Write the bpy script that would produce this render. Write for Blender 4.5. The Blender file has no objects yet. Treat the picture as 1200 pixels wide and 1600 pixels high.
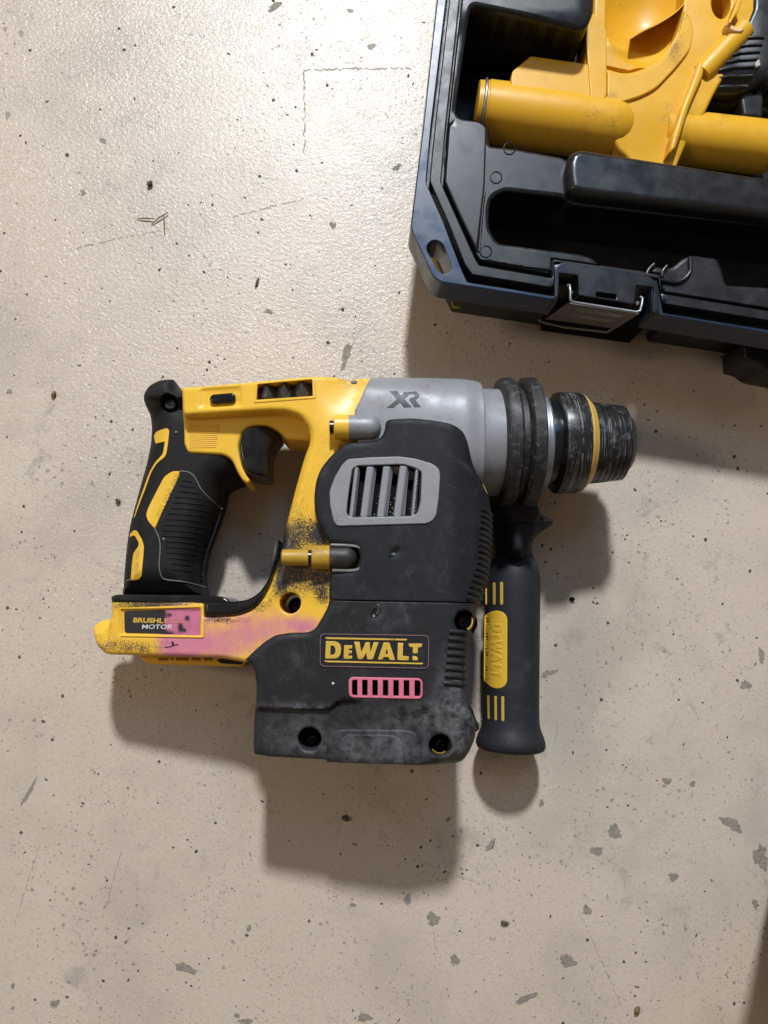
import bpy, bmesh, math, random
import numpy as np
from mathutils import Vector, Matrix
from mathutils.geometry import delaunay_2d_cdt
random.seed(7); rng = np.random.RandomState(5)
S = bpy.context.scene; COL = S.collection

# ---------------------------------------------------------------- camera
H = 0.52; F = 1208.0; NADIR = (545.0, 960.0)
_c = Vector((NADIR[0]-600, 800-NADIR[1], -F)).normalized()
RQ = _c.rotation_difference(Vector((0, 0, -1)))
RM = RQ.to_matrix(); RN = np.array(RM)
cd = bpy.data.cameras.new('camera'); cam = bpy.data.objects.new('camera', cd); COL.objects.link(cam)
cam.matrix_world = Matrix.Translation((0, 0, H)) @ RM.to_4x4()
cd.sensor_fit = 'VERTICAL'; cd.sensor_height = 36; cd.lens = 36*F/1600; cd.clip_start = .01; cd.clip_end = 50
S.camera = cam
# ---------------------------------------------------------------- light
W = bpy.data.worlds.new('World'); S.world = W; W.use_nodes = True
bg = W.node_tree.nodes['Background']; bg.inputs[0].default_value = (1.0, .78, .56, 1); bg.inputs[1].default_value = .175
def lamp(name, loc, target, size, power, col):
    l = bpy.data.lights.new(name, 'AREA'); l.shape = 'DISK'; l.size = size; l.energy = power; l.color = col
    o = bpy.data.objects.new(name, l); COL.objects.link(o); o.location = loc
    o.rotation_euler = (Vector(target)-Vector(loc)).to_track_quat('-Z', 'Y').to_euler()
    return o
lamp('ceiling_lamp', (0.0, 2.38, 2.3), (0, .05, 0), .24, 119, (.93, .965, 1.0))
lamp('far_lamp', (-2.2, .35, 2.0), (0, 0, 0), .5, 14, (1, .85, .7))
lamp('blue_sheen_fill', (.42, 1.6, 2.6), (.1, .2, 0), 1.1, 8, (.25, .55, 1))  # added bluish light, no known fixture, gives sheen to upward-facing gloss plastic
S.view_settings.view_transform = 'Standard'; S.view_settings.look = 'None'
S.view_settings.exposure = 0; S.view_settings.gamma = 1

# ---------------------------------------------------------------- projection helpers (pixel of the photo + height -> place)
def wpt(px, py, h):
    px = np.asarray(px, float); py = np.asarray(py, float)
    d = RN @ np.stack([(px-600).ravel(), (800-py).ravel(), np.full(px.size, -F)])
    t = (np.asarray(h)/1000. - H)/d[2]
    return d[0]*t, d[1]*t
def W3(px, py, h):
    x, y = wpt([px], [py], h); return Vector((x[0], y[0], h/1000.))
def topx(X, Y, h):
    v = RN.T @ np.stack([X, Y, np.full(len(X), h/1000.-H)])
    return 600+F*v[0]/(-v[2]), 800-F*v[1]/(-v[2])
def wpx(p, h0, h1):   # the pixel at height h1 straight below a pixel seen at height h0
    X, Y = wpt([p[0]], [p[1]], h0); a, b = topx(X, Y, h1); return (a[0], b[0])
def ss(a, b, x):
    t = np.clip((x-a)/(b-a), 0, 1); return t*t*(3-2*t)
def G(px, py, cx, cy, sx, sy, a=1.): return a*np.exp(-((px-cx)/sx)**2-((py-cy)/sy)**2)

# ---------------------------------------------------------------- objects
BASE = {}
def thing(name, label, cat, loc, group=None):
    o = bpy.data.objects.new(name, None); COL.objects.link(o); o.location = loc; o.empty_display_size = .02
    o['label'] = label; o['category'] = cat
    if group: o['group'] = group
    BASE[o.name] = Vector(loc); return o
def link(name, me, m, parent):
    o = bpy.data.objects.new(name, me); COL.objects.link(o)
    if m: me.materials.append(m)
    if parent:
        o.parent = parent; b = BASE[parent.name]; BASE[o.name] = b
        me.transform(Matrix.Translation(-b))
    else: BASE[o.name] = Vector((0, 0, 0))
    return o
def tag(o, label, cat, group=None):
    o['label'] = label; o['category'] = cat
    if group: o['group'] = group
    return o
def mesh(name, V, Fc, m, parent, smooth=True, sharp=None):
    me = bpy.data.meshes.new(name); me.from_pydata([tuple(v) for v in V], [], Fc); me.validate()
    if smooth:
        me.polygons.foreach_set('use_smooth', [True]*len(me.polygons))
        me.set_sharp_from_angle(angle=math.radians(sharp or 42))
    return link(name, me, m, parent)

def rc(pts, R=0, n=5, closed=True):
    """round the corners of a pixel outline"""
    out = []; N = len(pts)
    for i, p in enumerate(pts):
        r = p[2] if len(p) > 2 else R
        if r <= 0 or (not closed and i in (0, N-1)): out.append((p[0], p[1])); continue
        a = np.array(pts[i-1][:2], float); b = np.array(p[:2], float); c = np.array(pts[(i+1) % N][:2], float)
        la = np.linalg.norm(a-b); lc = np.linalg.norm(c-b)
        if la < 1e-6 or lc < 1e-6: continue
        ta = b+(a-b)/la*min(r, la*.48); tc = b+(c-b)/lc*min(r, lc*.48)
        for k in range(n+1):
            t = k/n; q = (1-t)**2*ta+2*t*(1-t)*b+t*t*tc; out.append((q[0], q[1]))
    return out
def resample(P, step):
    out = []
    for i in range(len(P)):
        a = P[i]; b = P[(i+1) % len(P)]; L = np.linalg.norm(b-a)
        if L < 1e-7: continue
        n = max(1, int(round(L/step)))
        for k in range(n): out.append(a+(b-a)*k/n)
    return np.array(out)
def inside(Q, P):
    x, y = Q[:, 0], Q[:, 1]; r = np.zeros(len(Q), bool)
    x0, y0 = P[:, 0], P[:, 1]; x1, y1 = np.roll(x0, -1), np.roll(y0, -1)
    for i in range(len(P)):
        c = ((y0[i] > y) != (y1[i] > y))
        if c.any(): r ^= c & (x < (x1[i]-x0[i])*(y-y0[i])/((y1[i]-y0[i]) or 1e-12)+x0[i])
    return r
def dist(Q, polys):
    d = np.full(len(Q), 1e9)
    for P in polys:
        A = P; B = np.roll(P, -1, axis=0)
        for i in range(len(A)):
            ab = B[i]-A[i]; l2 = ab@ab
            if l2 < 1e-16: continue
            t = np.clip(((Q-A[i])@ab)/l2, 0, 1); e = Q-A[i]-t[:, None]*ab
            d = np.minimum(d, e[:, 0]**2+e[:, 1]**2)
    return np.sqrt(d)
def circle(cx, cy, r, n=24, ry=None): return [(cx+r*math.cos(2*math.pi*i/n), cy+(ry or r)*math.sin(2*math.pi*i/n)) for i in range(n)]
def capsule(x0, y0, x1, y1, r, n=8):
    a = math.atan2(y1-y0, x1-x0); o = []
    for k in range(n+1): t = a-math.pi/2+math.pi*k/n; o.append((x1+r*math.cos(t), y1+r*math.sin(t)))
    for k in range(n+1): t = a+math.pi/2+math.pi*k/n; o.append((x0+r*math.cos(t), y0+r*math.sin(t)))
    return o
def call(f, px, py): return f(px, py) if callable(f) else np.full(len(px), float(f))

def relief(name, outline, h, ztop, m, parent, r=1.5, drop=None, zbot=0., step=2.0, holes=(), masks=None, R=0, hr=.6, base=None,
           rnd=None, noise=0, seam=None, sharp=42, bottom=False):
    """a moulded piece: pixel outline at height h (mm), crowned top ztop(px,py) mm, rounded rim (r, drop mm), walls down to zbot"""
    drop = r if drop is None else drop; st = step/1000.
    def poly(pts, s=st):
        q = rc(pts, R) if R else rc(pts)
        a = np.array(q); X, Y = wpt(a[:, 0], a[:, 1], h); return resample(np.stack([X, Y], 1), s)
    P = poly(outline); HP = [poly(x, st*.7) for x in holes]
    RP = poly(rnd) if rnd is not None else P
    lo, hi = P.min(0), P.max(0)
    gx = np.arange(lo[0], hi[0], st); gy = np.arange(lo[1], hi[1], st*.87)
    XX, YY = np.meshgrid(gx, gy); XX[1::2] += st/2
    Q = np.stack([XX.ravel(), YY.ravel()], 1)
    def clean(Q, dmin):
        k = inside(Q, P)
        for hp in HP: k &= ~inside(Q, hp)
        dmin = (np.zeros(len(Q))+np.ravel(dmin))[k]; Q = Q[k]
        if len(Q) == 0: return Q
        return Q[dist(Q, [P]+HP) > dmin]
    rmax = np.max(call(r, *topx(P[:, 0], P[:, 1], h)))/1000.
    Q = clean(Q, st*.45)
    rp = []; redges = []
    def ring(PP, rr, fr):
        t = np.roll(PP, -1, 0)-np.roll(PP, 1, 0); n = np.stack([-t[:, 1], t[:, 0]], 1); n /= np.linalg.norm(n, axis=1)[:, None]+1e-12
        for f in fr:
            for sgn in (1, -1):
                q = PP+n*sgn*rr*f; ok = inside(q, P)
                for hp in HP: ok &= ~inside(q, hp)
                if not ok.any(): continue
                ok &= dist(q, [P]+HP) > np.ravel(rr)*f*.93
                ids = np.where(ok, np.cumsum(ok)-1+sum(map(len, rp)), -1)
                nx_ = np.roll(ids, -1); L = np.linalg.norm(np.roll(q, -1, 0)-q, axis=1)
                redges.extend((int(a), int(b)) for a, b, l in zip(ids, nx_, L) if a >= 0 and b >= 0 and l < 3*st)
                rp.append(q[ok])
    rl = call(r, *topx(P[:, 0], P[:, 1], h))[:, None]/1000.
    fr = (.035, .16, .42, .72, 1., 1.12) if rmax < st*6 else (.03, .12, .26, .45)
    if rmax > 0: ring(P, rl, fr)
    if hr > 0:
        for hp in HP: ring(hp, hr/1000., (.06, .3, 1., 1.2))
    edges = []; n0 = 0
    for L in [P]+HP:
        edges += [(n0+i, n0+(i+1) % len(L)) for i in range(len(L))]; n0 += len(L)
    edges += [(n0+a, n0+b) for a, b in redges]
    RPT = np.concatenate(rp) if rp else np.zeros((0, 2))
    if len(RPT) and len(Q):     # keep the fill clear of the rim rings
        from mathutils.kdtree import KDTree
        kd = KDTree(len(RPT)); [kd.insert((x, y, 0), i) for i, (x, y) in enumerate(RPT)]; kd.balance()
        Q = Q[[kd.find((x, y, 0))[2] > st*.35 for x, y in Q]]
    A = np.concatenate([q for q in [P]+HP+[RPT, Q] if len(q)])
    vo, eo, fo, *_ = delaunay_2d_cdt([Vector(a) for a in A*1000], edges, [], 0, 1e-5)
    V2 = np.array([(v.x, v.y) for v in vo])/1000.; T = np.array([f for f in fo if len(f) == 3])
    cen = V2[T].mean(1); k = inside(cen, P)
    for hp in HP: k &= ~inside(cen, hp)
    T = T[k]
    ar = np.cross(V2[T[:, 1]]-V2[T[:, 0]], V2[T[:, 2]]-V2[T[:, 0]]); T[ar < 0] = T[ar < 0][:, ::-1]
    def zat(X, Y, own=False):
        px, py = topx(X, Y, h); q = np.stack([X, Y], 1)
        z = ztop(px, py, X, Y) if callable(ztop) else np.full(len(X), float(ztop))
        rr = np.maximum(call(r, px, py), 1e-4); d = dist(q, [RP])*1000
        ins = inside(q, RP); d = np.where(ins, d, 0)
        z = z-call(drop, px, py)*(1-np.sqrt(np.clip(1-(1-np.clip(d/rr, 0, 1))**2, 0, 1)))
        if own:
            if HP and hr > 0:
                d = dist(q, HP)*1000; z = z-hr*(1-np.sqrt(np.clip(1-(1-np.clip(d/hr, 0, 1))**2, 0, 1)))
            if seam:
                d = dist(q, [P])*1000; z = z-seam*(1-np.sqrt(np.clip(1-(1-np.clip(d/seam, 0, 1))**2, 0, 1)))
        return z
    Z = zat(V2[:, 0], V2[:, 1], True)/1000.
    V = np.column_stack([V2, Z])
    # boundary walls
    ec = {}
    for t in T:
        for a, b in ((t[0], t[1]), (t[1], t[2]), (t[2], t[0])): ec[(a, b)] = 1
    bd = [(a, b) for (a, b) in ec if (b, a) not in ec]
    bv = sorted({a for e in bd for a in e}); mp = {a: len(V)+i for i, a in enumerate(bv)}
    pxb, pyb = topx(V2[bv, 0], V2[bv, 1], h)
    zb = (zbot(pxb, pyb, V2[bv, 0], V2[bv, 1]) if callable(zbot) else np.full(len(bv), float(zbot)))/1000.
    zb = np.minimum(zb, Z[bv]-1e-5)
    Vb = np.column_stack([V2[bv], zb])
    faces = [tuple(int(i) for i in t) for t in T]+[(int(b), int(a), mp[a], mp[b]) for a, b in bd]
    VV = np.concatenate([V, Vb])
    if bottom:   # close the underside
        mz = float(zb.min()); 
        n = len(VV); und = {}
        us = sorted({int(i) for t in T for i in t}); und = {i: (mp[i] if i in mp else n+j) for j, i in enumerate([u for u in us if u not in mp])}
        for u in us:
            if u in mp: und[u] = mp[u]
        ex = [u for u in us if u not in mp]
        VV = np.concatenate([VV, np.column_stack([V2[ex], np.full(len(ex), mz)])])
        for j, u in enumerate(ex): und[u] = n+j
        faces += [tuple(und[int(i)] for i in t[::-1]) for t in T]
    o = mesh(name, VV, faces, m, parent, sharp=sharp)
    wn = o.modifiers.new('weighted_normal', 'WEIGHTED_NORMAL'); wn.keep_sharp = True; wn.weight = 60
    if masks:
        px, py = topx(VV[:, 0], VV[:, 1], h)
        for kk, f in masks.items():
            at = o.data.attributes.new(kk, 'FLOAT', 'POINT'); at.data.foreach_set('value', np.clip(f(px, py), 0, 1).astype(np.float32))
    return o, zat
def overlay(name, outline, h, zat, lift, m, parent, r=.3, step=1.5, R=0, holes=(), sink=.5, masks=None, hr=.15):
    return relief(name, outline, h, lambda px, py, X, Y: zat(X, Y)+lift, m, parent, r=r, step=step, R=R, holes=holes, hr=hr,
                  zbot=lambda px, py, X, Y: zat(X, Y)-sink, masks=masks)
def tube_v(pts, rad, seg=6, flat=1.0, off=0):
    V = []; Fc = []; n = len(pts)
    for i, p in enumerate(pts):
        t = (pts[min(i+1, n-1)]-pts[max(i-1, 0)]).normalized()
        u = t.cross(Vector((0, 0, 1)));
        if u.length < 1e-4: u = t.cross(Vector((0, 1, 0)))
        u.normalize(); w = u.cross(t)
        rr = rad[i] if isinstance(rad, (list, tuple)) else rad
        for k in range(seg):
            a = 2*math.pi*k/seg; V.append(p+u*rr*math.cos(a)+w*rr*flat*math.sin(a))
    for i in range(n-1):
        for k in range(seg):
            a = i*seg+k; b = i*seg+(k+1) % seg; Fc.append((off+a, off+a+seg, off+b+seg, off+b))
    Fc.append(tuple(off+k for k in range(seg))); Fc.append(tuple(off+(n-1)*seg+k for k in reversed(range(seg))))
    return V, Fc
def tube(name, pts, rad, m, parent, seg=6, flat=1.0):
    V, Fc = tube_v(pts, rad, seg, flat); return mesh(name, V, Fc, m, parent, sharp=60)
def on(zat, pts, lift=0, h=60, n=1):
    """points on a surface under a pixel polyline"""
    o = []
    q = []
    for i in range(len(pts)-1):
        for k in range(n): q.append((pts[i][0]+(pts[i+1][0]-pts[i][0])*k/n, pts[i][1]+(pts[i+1][1]-pts[i][1])*k/n))
    q.append(pts[-1]); q = np.array(q, float)
    X, Y = wpt(q[:, 0], q[:, 1], h); Z = (zat(X, Y)+lift)/1000.
    return [Vector((x, y, z)) for x, y, z in zip(X, Y, Z)]
def lathe(name, a, b, prof, m, parent, seg=64, noise=0, nscale=60, sharp=35, cap=True, yscale=1.0, seed=0):
    """turned piece on the axis a->b; prof = [(metres along, radius)]"""
    t = (b-a).normalized(); u = t.cross(Vector((0, 0, 1)))
    if u.length < 1e-4: u = t.cross(Vector((0, 1, 0)))
    u.normalize(); w = u.cross(t)
    V = []; Fc = []
    from mathutils import noise as nz
    for (s, r) in prof:
        for k in range(seg):
            an = 2*math.pi*k/seg; dv = u*math.cos(an)+w*math.sin(an)*yscale; p = a+t*s+dv*r
            if noise: p = p+dv*noise*nz.noise(p*nscale+Vector((seed, 0, 0)))
            V.append(p)
    for i in range(len(prof)-1):
        for k in range(seg):
            c = i*seg+k; d = i*seg+(k+1) % seg; Fc.append((c, d, d+seg, c+seg))
    if cap:
        Fc.append(tuple(reversed(range(seg)))); Fc.append(tuple((len(prof)-1)*seg+k for k in range(seg)))
    o = mesh(name, V, Fc, m, parent, sharp=sharp)
    bm = bmesh.new(); bm.from_mesh(o.data); bmesh.ops.recalc_face_normals(bm, faces=bm.faces); bm.to_mesh(o.data); bm.free()
    return o
def text_prism(name, s, box, h, z0, z1, m, parent, zat=None, rot=0, bold=.012, shear=0):
    """flat lettering fitted to a pixel box (x0,y0,x1,y1)"""
    cu = bpy.data.curves.new('t', 'FONT'); cu.body = s; cu.offset = bold; cu.resolution_u = 3; cu.extrude = .01; cu.shear = shear
    ob = bpy.data.objects.new('t', cu); COL.objects.link(ob)
    dg = bpy.context.evaluated_depsgraph_get(); me = bpy.data.meshes.new_from_object(ob.evaluated_get(dg))
    bpy.data.objects.remove(ob); bpy.data.curves.remove(cu)
    co = np.array([v.co[:] for v in me.vertices]); lo, hi = co.min(0), co.max(0)
    u = (co[:, 0]-lo[0])/(hi[0]-lo[0]); v = (co[:, 1]-lo[1])/(hi[1]-lo[1])
    (x0, y0), (x1, y1), (x3, y3) = box      # bottom-left, bottom-right, top-left
    px = x0+(x1-x0)*u+(x3-x0)*v; py = y0+(y1-y0)*u+(y3-y0)*v
    X, Y = wpt(px, py, h); top = co[:, 2] > 0
    Z = (zat(X, Y)+np.where(top, z1, z0)) if zat else np.where(top, z1, z0)
    for i, vv in enumerate(me.vertices): vv.co = (X[i], Y[i], Z[i]/1000.)
    me.materials.clear(); me.name = name
    return link(name, me, m, parent)

# ---------------------------------------------------------------- materials
def nd(nt, t, **k):
    n = nt.nodes.new(t)
    for a, b in k.items(): setattr(n, a, b)
    return n
def mth(nt, op, a, b=None, c=None):
    n = nd(nt, 'ShaderNodeMath', operation=op)
    for i, x in enumerate((a, b, c)):
        if x is None: continue
        if isinstance(x, (int, float)): n.inputs[i].default_value = x
        else: nt.links.new(x, n.inputs[i])
    return n.outputs[0]
def ramp(nt, x, a, b, lo=0., hi=1.):
    n = nd(nt, 'ShaderNodeMapRange', interpolation_type='SMOOTHSTEP'); nt.links.new(x, n.inputs[0])
    for i, v in zip((1, 2, 3, 4), (a, b, lo, hi)): n.inputs[i].default_value = v
    return n.outputs[0]
def noise(nt, co, sc, det=4, rough=.55, dist=0):
    n = nd(nt, 'ShaderNodeTexNoise'); nt.links.new(co, n.inputs['Vector']); n.inputs['Scale'].default_value = sc
    n.inputs['Detail'].default_value = det; n.inputs['Roughness'].default_value = rough; n.inputs['Distortion'].default_value = dist
    return n.outputs['Fac']
def mix(nt, f, a, b):
    n = nd(nt, 'ShaderNodeMix', data_type='RGBA')
    for s, x in ((0, f), (6, a), (7, b)):
        if hasattr(x, 'links') or hasattr(x, 'is_linked'): nt.links.new(x, n.inputs[s])
        elif s == 0: n.inputs[0].default_value = x
        else: n.inputs[s].default_value = (*x, 1)
    return n.outputs[2]
def attr(nt, name): return nd(nt, 'ShaderNodeAttribute', attribute_name=name).outputs['Fac']
def mapping(nt, co, scale, rot=(0, 0, 0), loc=(0, 0, 0)):
    n = nd(nt, 'ShaderNodeMapping'); nt.links.new(co, n.inputs[0]); n.inputs['Scale'].default_value = scale; n.inputs['Rotation'].default_value = rot
    n.inputs['Location'].default_value = loc
    return n.outputs[0]
def M(name, base, rough=.5, spec=.5, metal=0., var=.12, vs=150, bump=.12, bs=1800, dust=0., dcol=(.28, .27, .26), ds=70, scr=0., scol=None,
      paint=False, wear=0., ws=55, wcol=(.05, .05, .05), coat=0, sdir='d', dmask=False):
    m = bpy.data.materials.new(name); m.use_nodes = True; nt = m.node_tree; p = nt.nodes['Principled BSDF']
    co = nd(nt, 'ShaderNodeTexCoord').outputs['Object']
    c = mix(nt, noise(nt, co, vs, 5), tuple(x*(1-var) for x in base), tuple(min(1, x*(1+var)) for x in base))
    rg = ramp(nt, noise(nt, co, 90, 6), .3, .7, rough-.08, rough+.08)
    hgt = noise(nt, co, bs, 3)
    if wear:     # grime rubbed into the surface
        f = mth(nt, 'MULTIPLY', ramp(nt, noise(nt, co, ws, 8, .7), .53, .72), ramp(nt, noise(nt, co, 700, 4, .7), .42, .62))
        c = mix(nt, mth(nt, 'MULTIPLY', f, wear), c, wcol)
    if paint:
        sp = noise(nt, co, 2100, 2, .6); big = noise(nt, co, 160, 5, .65)
        def ap(c, nm, col, a=.40, b=.66, amp=2.4, bamp=.5):
            x = mth(nt, 'ADD', attr(nt, nm), mth(nt, 'MULTIPLY', mth(nt, 'SUBTRACT', sp, .5), amp))
            x = mth(nt, 'ADD', x, mth(nt, 'MULTIPLY', mth(nt, 'SUBTRACT', big, .5), bamp))
            on_ = mth(nt, 'GREATER_THAN', attr(nt, nm), .02)
            return mix(nt, mth(nt, 'MULTIPLY', ramp(nt, x, a, b), on_), c, col)
        c = ap(c, 'pink', (.57, .17, .29), .12, 1.15, .9, .8); c = ap(c, 'blk', (.022, .022, .026))
    if dust:
        f = ramp(nt, noise(nt, co, ds, 9, .68, .6), .50, .78)
        if dmask: f = mth(nt, 'MULTIPLY', f, .3)
        if dmask: f = mth(nt, 'MINIMUM', mth(nt, 'ADD', f, mth(nt, 'MULTIPLY', attr(nt, 'dst'), ramp(nt, noise(nt, co, 160, 8, .75), .32, .68))), 1.6)
        c = mix(nt, mth(nt, 'MULTIPLY', f, dust), c, dcol)
        rg = mth(nt, 'ADD', rg, mth(nt, 'MULTIPLY', f, .25*dust))
    if scr:
        if sdir == 'y': cfg = (((0, 0, 1.57), (0, 0, 0)), ((0, 0, 1.59), (3, 1, 0)), ((0, 0, 1.54), (7, 2, 0)))
        else: cfg = (((0, 0, .35), (0, 0, 0)), ((0, 0, -1.0), (3, 1, 0)), ((0, 0, 1.3), (7, 2, 0)))
        for k, (ro, lo) in enumerate(cfg):
            s = noise(nt, mapping(nt, mapping(nt, co, (1, 1, 1), ro, lo), (28, 1300, 28)), 1, 2, .5)
            lo_, hi_ = (.56, .68) if sdir == 'y' else (.66, .72)
            f = mth(nt, 'MULTIPLY', ramp(nt, s, lo_, hi_), ramp(nt, noise(nt, co, 45+11*k, 3), .5, .62))
            c = mix(nt, mth(nt, 'MULTIPLY', f, scr), c, scol or tuple(min(1, x*2.5+.06) for x in base))
    nt.links.new(c, p.inputs['Base Color']); nt.links.new(rg, p.inputs['Roughness'])
    p.inputs['Metallic'].default_value = metal; p.inputs['Specular IOR Level'].default_value = spec
    b = nd(nt, 'ShaderNodeBump'); b.inputs['Strength'].default_value = bump; b.inputs['Distance'].default_value = .0003
    nt.links.new(hgt, b.inputs['Height']); nt.links.new(b.outputs[0], p.inputs['Normal'])
    return m
m_yel = M('yellow_plastic', (.82, .49, .04), .42, .45, var=.07, bump=.06, paint=True, wear=.85, ws=42, wcol=(.13, .09, .05))
m_yelc = M('clean_yellow_plastic', (.80, .485, .045), .42, .45, var=.08, bump=.06, wear=.3, wcol=(.2, .13, .05))
m_blk = M('black_rubber', (.0125, .0135, .0175), .56, .26, var=.2, bump=.25, bs=2400, dust=.10, ds=75, scr=.3, wear=.8, wcol=(.035, .036, .04))
m_blkd = M('dusty_black_rubber', (.0125, .0135, .0165), .5, .32, var=.2, bump=.3, bs=2000, dust=.75, ds=38, scr=.5, dcol=(.21, .215, .23), dmask=True)
m_grip = M('grip_rubber', (.0105, .0105, .0115), .62, .24, var=.15, bump=.3, bs=3000, dust=.06, ds=50)
m_gloss = M('gloss_black_plastic', (.009, .0095, .011), .22, .5, var=.1, bump=.05, dust=.04)
m_worn = M('worn_black_rubber', (.02, .02, .021), .5, .4, var=.3, bump=.6, bs=700, dust=.85, ds=230, scr=.4, dcol=(.16, .16, .165), sdir='y', wear=.8, wcol=(.10, .10, .10))
m_sleeve = M('scuffed_chuck_plastic', (.012, .012, .0135), .38, .5, var=.3, bump=.35, bs=900, dust=.6, ds=170, dcol=(.26, .26, .27), scr=1., sdir='y', scol=(.2, .2, .215))
m_grey = M('grey_cast_alloy', (.255, .265, .288), .5, .5, metal=.15, var=.10, bump=.25, bs=2600, dust=.45, dcol=(.2, .18, .16), ds=90, wear=.75, wcol=(.13, .12, .115))
m_steel = M('steel', (.5, .52, .54), .34, .5, metal=.85, var=.1, bump=.1, wear=.35, wcol=(.12, .11, .1))
m_dsteel = M('dark_steel', (.07, .07, .075), .4, .5, metal=.5, var=.2, bump=.2)
m_pink = M('pink_painted_plastic', (.62, .16, .24), .5, .4, var=.15, bump=.15, wear=.8, wcol=(.06, .04, .05), dust=.12, dcol=(.6, .5, .5))
m_yband = M('faded_yellow_ring', (.62, .40, .09), .5, .4, var=.12, wear=.5, wcol=(.18, .13, .07))
m_line = M('grey_edge_line', (.17, .17, .175), .6, .3)
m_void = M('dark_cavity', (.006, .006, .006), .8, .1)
m_logo = M('worn_yellow_print', (.60, .40, .06), .5, .4, var=.15, vs=400, wear=.9, ws=170, wcol=(.13, .10, .06))
m_label = M('label_face', (.014, .014, .018), .4, .4, paint=True, bump=.05)
m_white = M('white_print', (.6, .6, .62), .5, .3)
m_xr = M('worn_dark_print', (.045, .048, .055), .5, .4, wear=1., ws=260, wcol=(.25, .26, .28))
m_case = M('black_case_plastic', (.0125, .0135, .0165), .36, .42, var=.2, bump=.22, bs=2600, dust=.12, dcol=(.16, .165, .18), ds=150, scr=.35, wear=.8, ws=120, wcol=(.035, .036, .04))
m_rim = M('blue_black_case_rim', (.010, .024, .055), .3, .6, var=.25, vs=40, bump=.03, scr=.25, dust=.05)  # own blue tint, deepened in the base colour to stand in for blue reflection
m_caseg = M('glossy_case_plastic', (.0115, .0125, .015), .3, .5, var=.1, bump=.05, dust=.05, scr=.2)
m_ext = M('yellow_attachment_plastic', (.72, .39, .024), .4, .4, var=.08, bump=.05, wear=.9, ws=40, wcol=(.22, .13, .06))
m_extw = M('scuffed_yellow_plastic', (.72, .40, .03), .45, .4, var=.1, bump=.06, paint=True, wear=1., ws=34, wcol=(.07, .055, .04))
m_hand = M('handle_rubber', (.019, .021, .026), .6, .3, var=.25, bump=.3, bs=2200, dust=.4, ds=30, dcol=(.10, .105, .12), scr=.45)
m_sticker = M('yellow_sticker', (.62, .42, .03), .5, .4, wear=.9)
m_needle = M('dry_needle', (.20, .13, .06), .7, .2)
m_chip = M('bare_concrete', (.25, .228, .192), .75, .2, var=.6, vs=420, bump=.6, bs=900, wear=1., ws=300, wcol=(.46, .39, .32))
m_latch = M('reflection_toned_latch_steel', (.20, .185, .165), .38, .5, metal=.8, var=.2, bump=.1, scr=.3)  # base darkened and browned to stand in for the shaded floor it reflects
m_dull = M('dull_steel_ring', (.30, .32, .35), .42, .5, metal=.6, var=.15, wear=.5)
m_overy = M('oversprayed_yellow', (.45, .27, .03), .5, .4, var=.3, bump=.2, wear=1., ws=130, wcol=(.02, .02, .02), dust=0)
m_dyel = M('dark_yellow', (.25, .17, .025), .5, .3)
m_grit = M('dark_grit', (.10, .085, .07), .8, .2, var=.5, vs=800)
m_scuff = M('scuff_grime', (.32, .28, .23), .6, .3, var=.4, vs=700, wear=1., ws=420, wcol=(.50, .43, .35))

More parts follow.
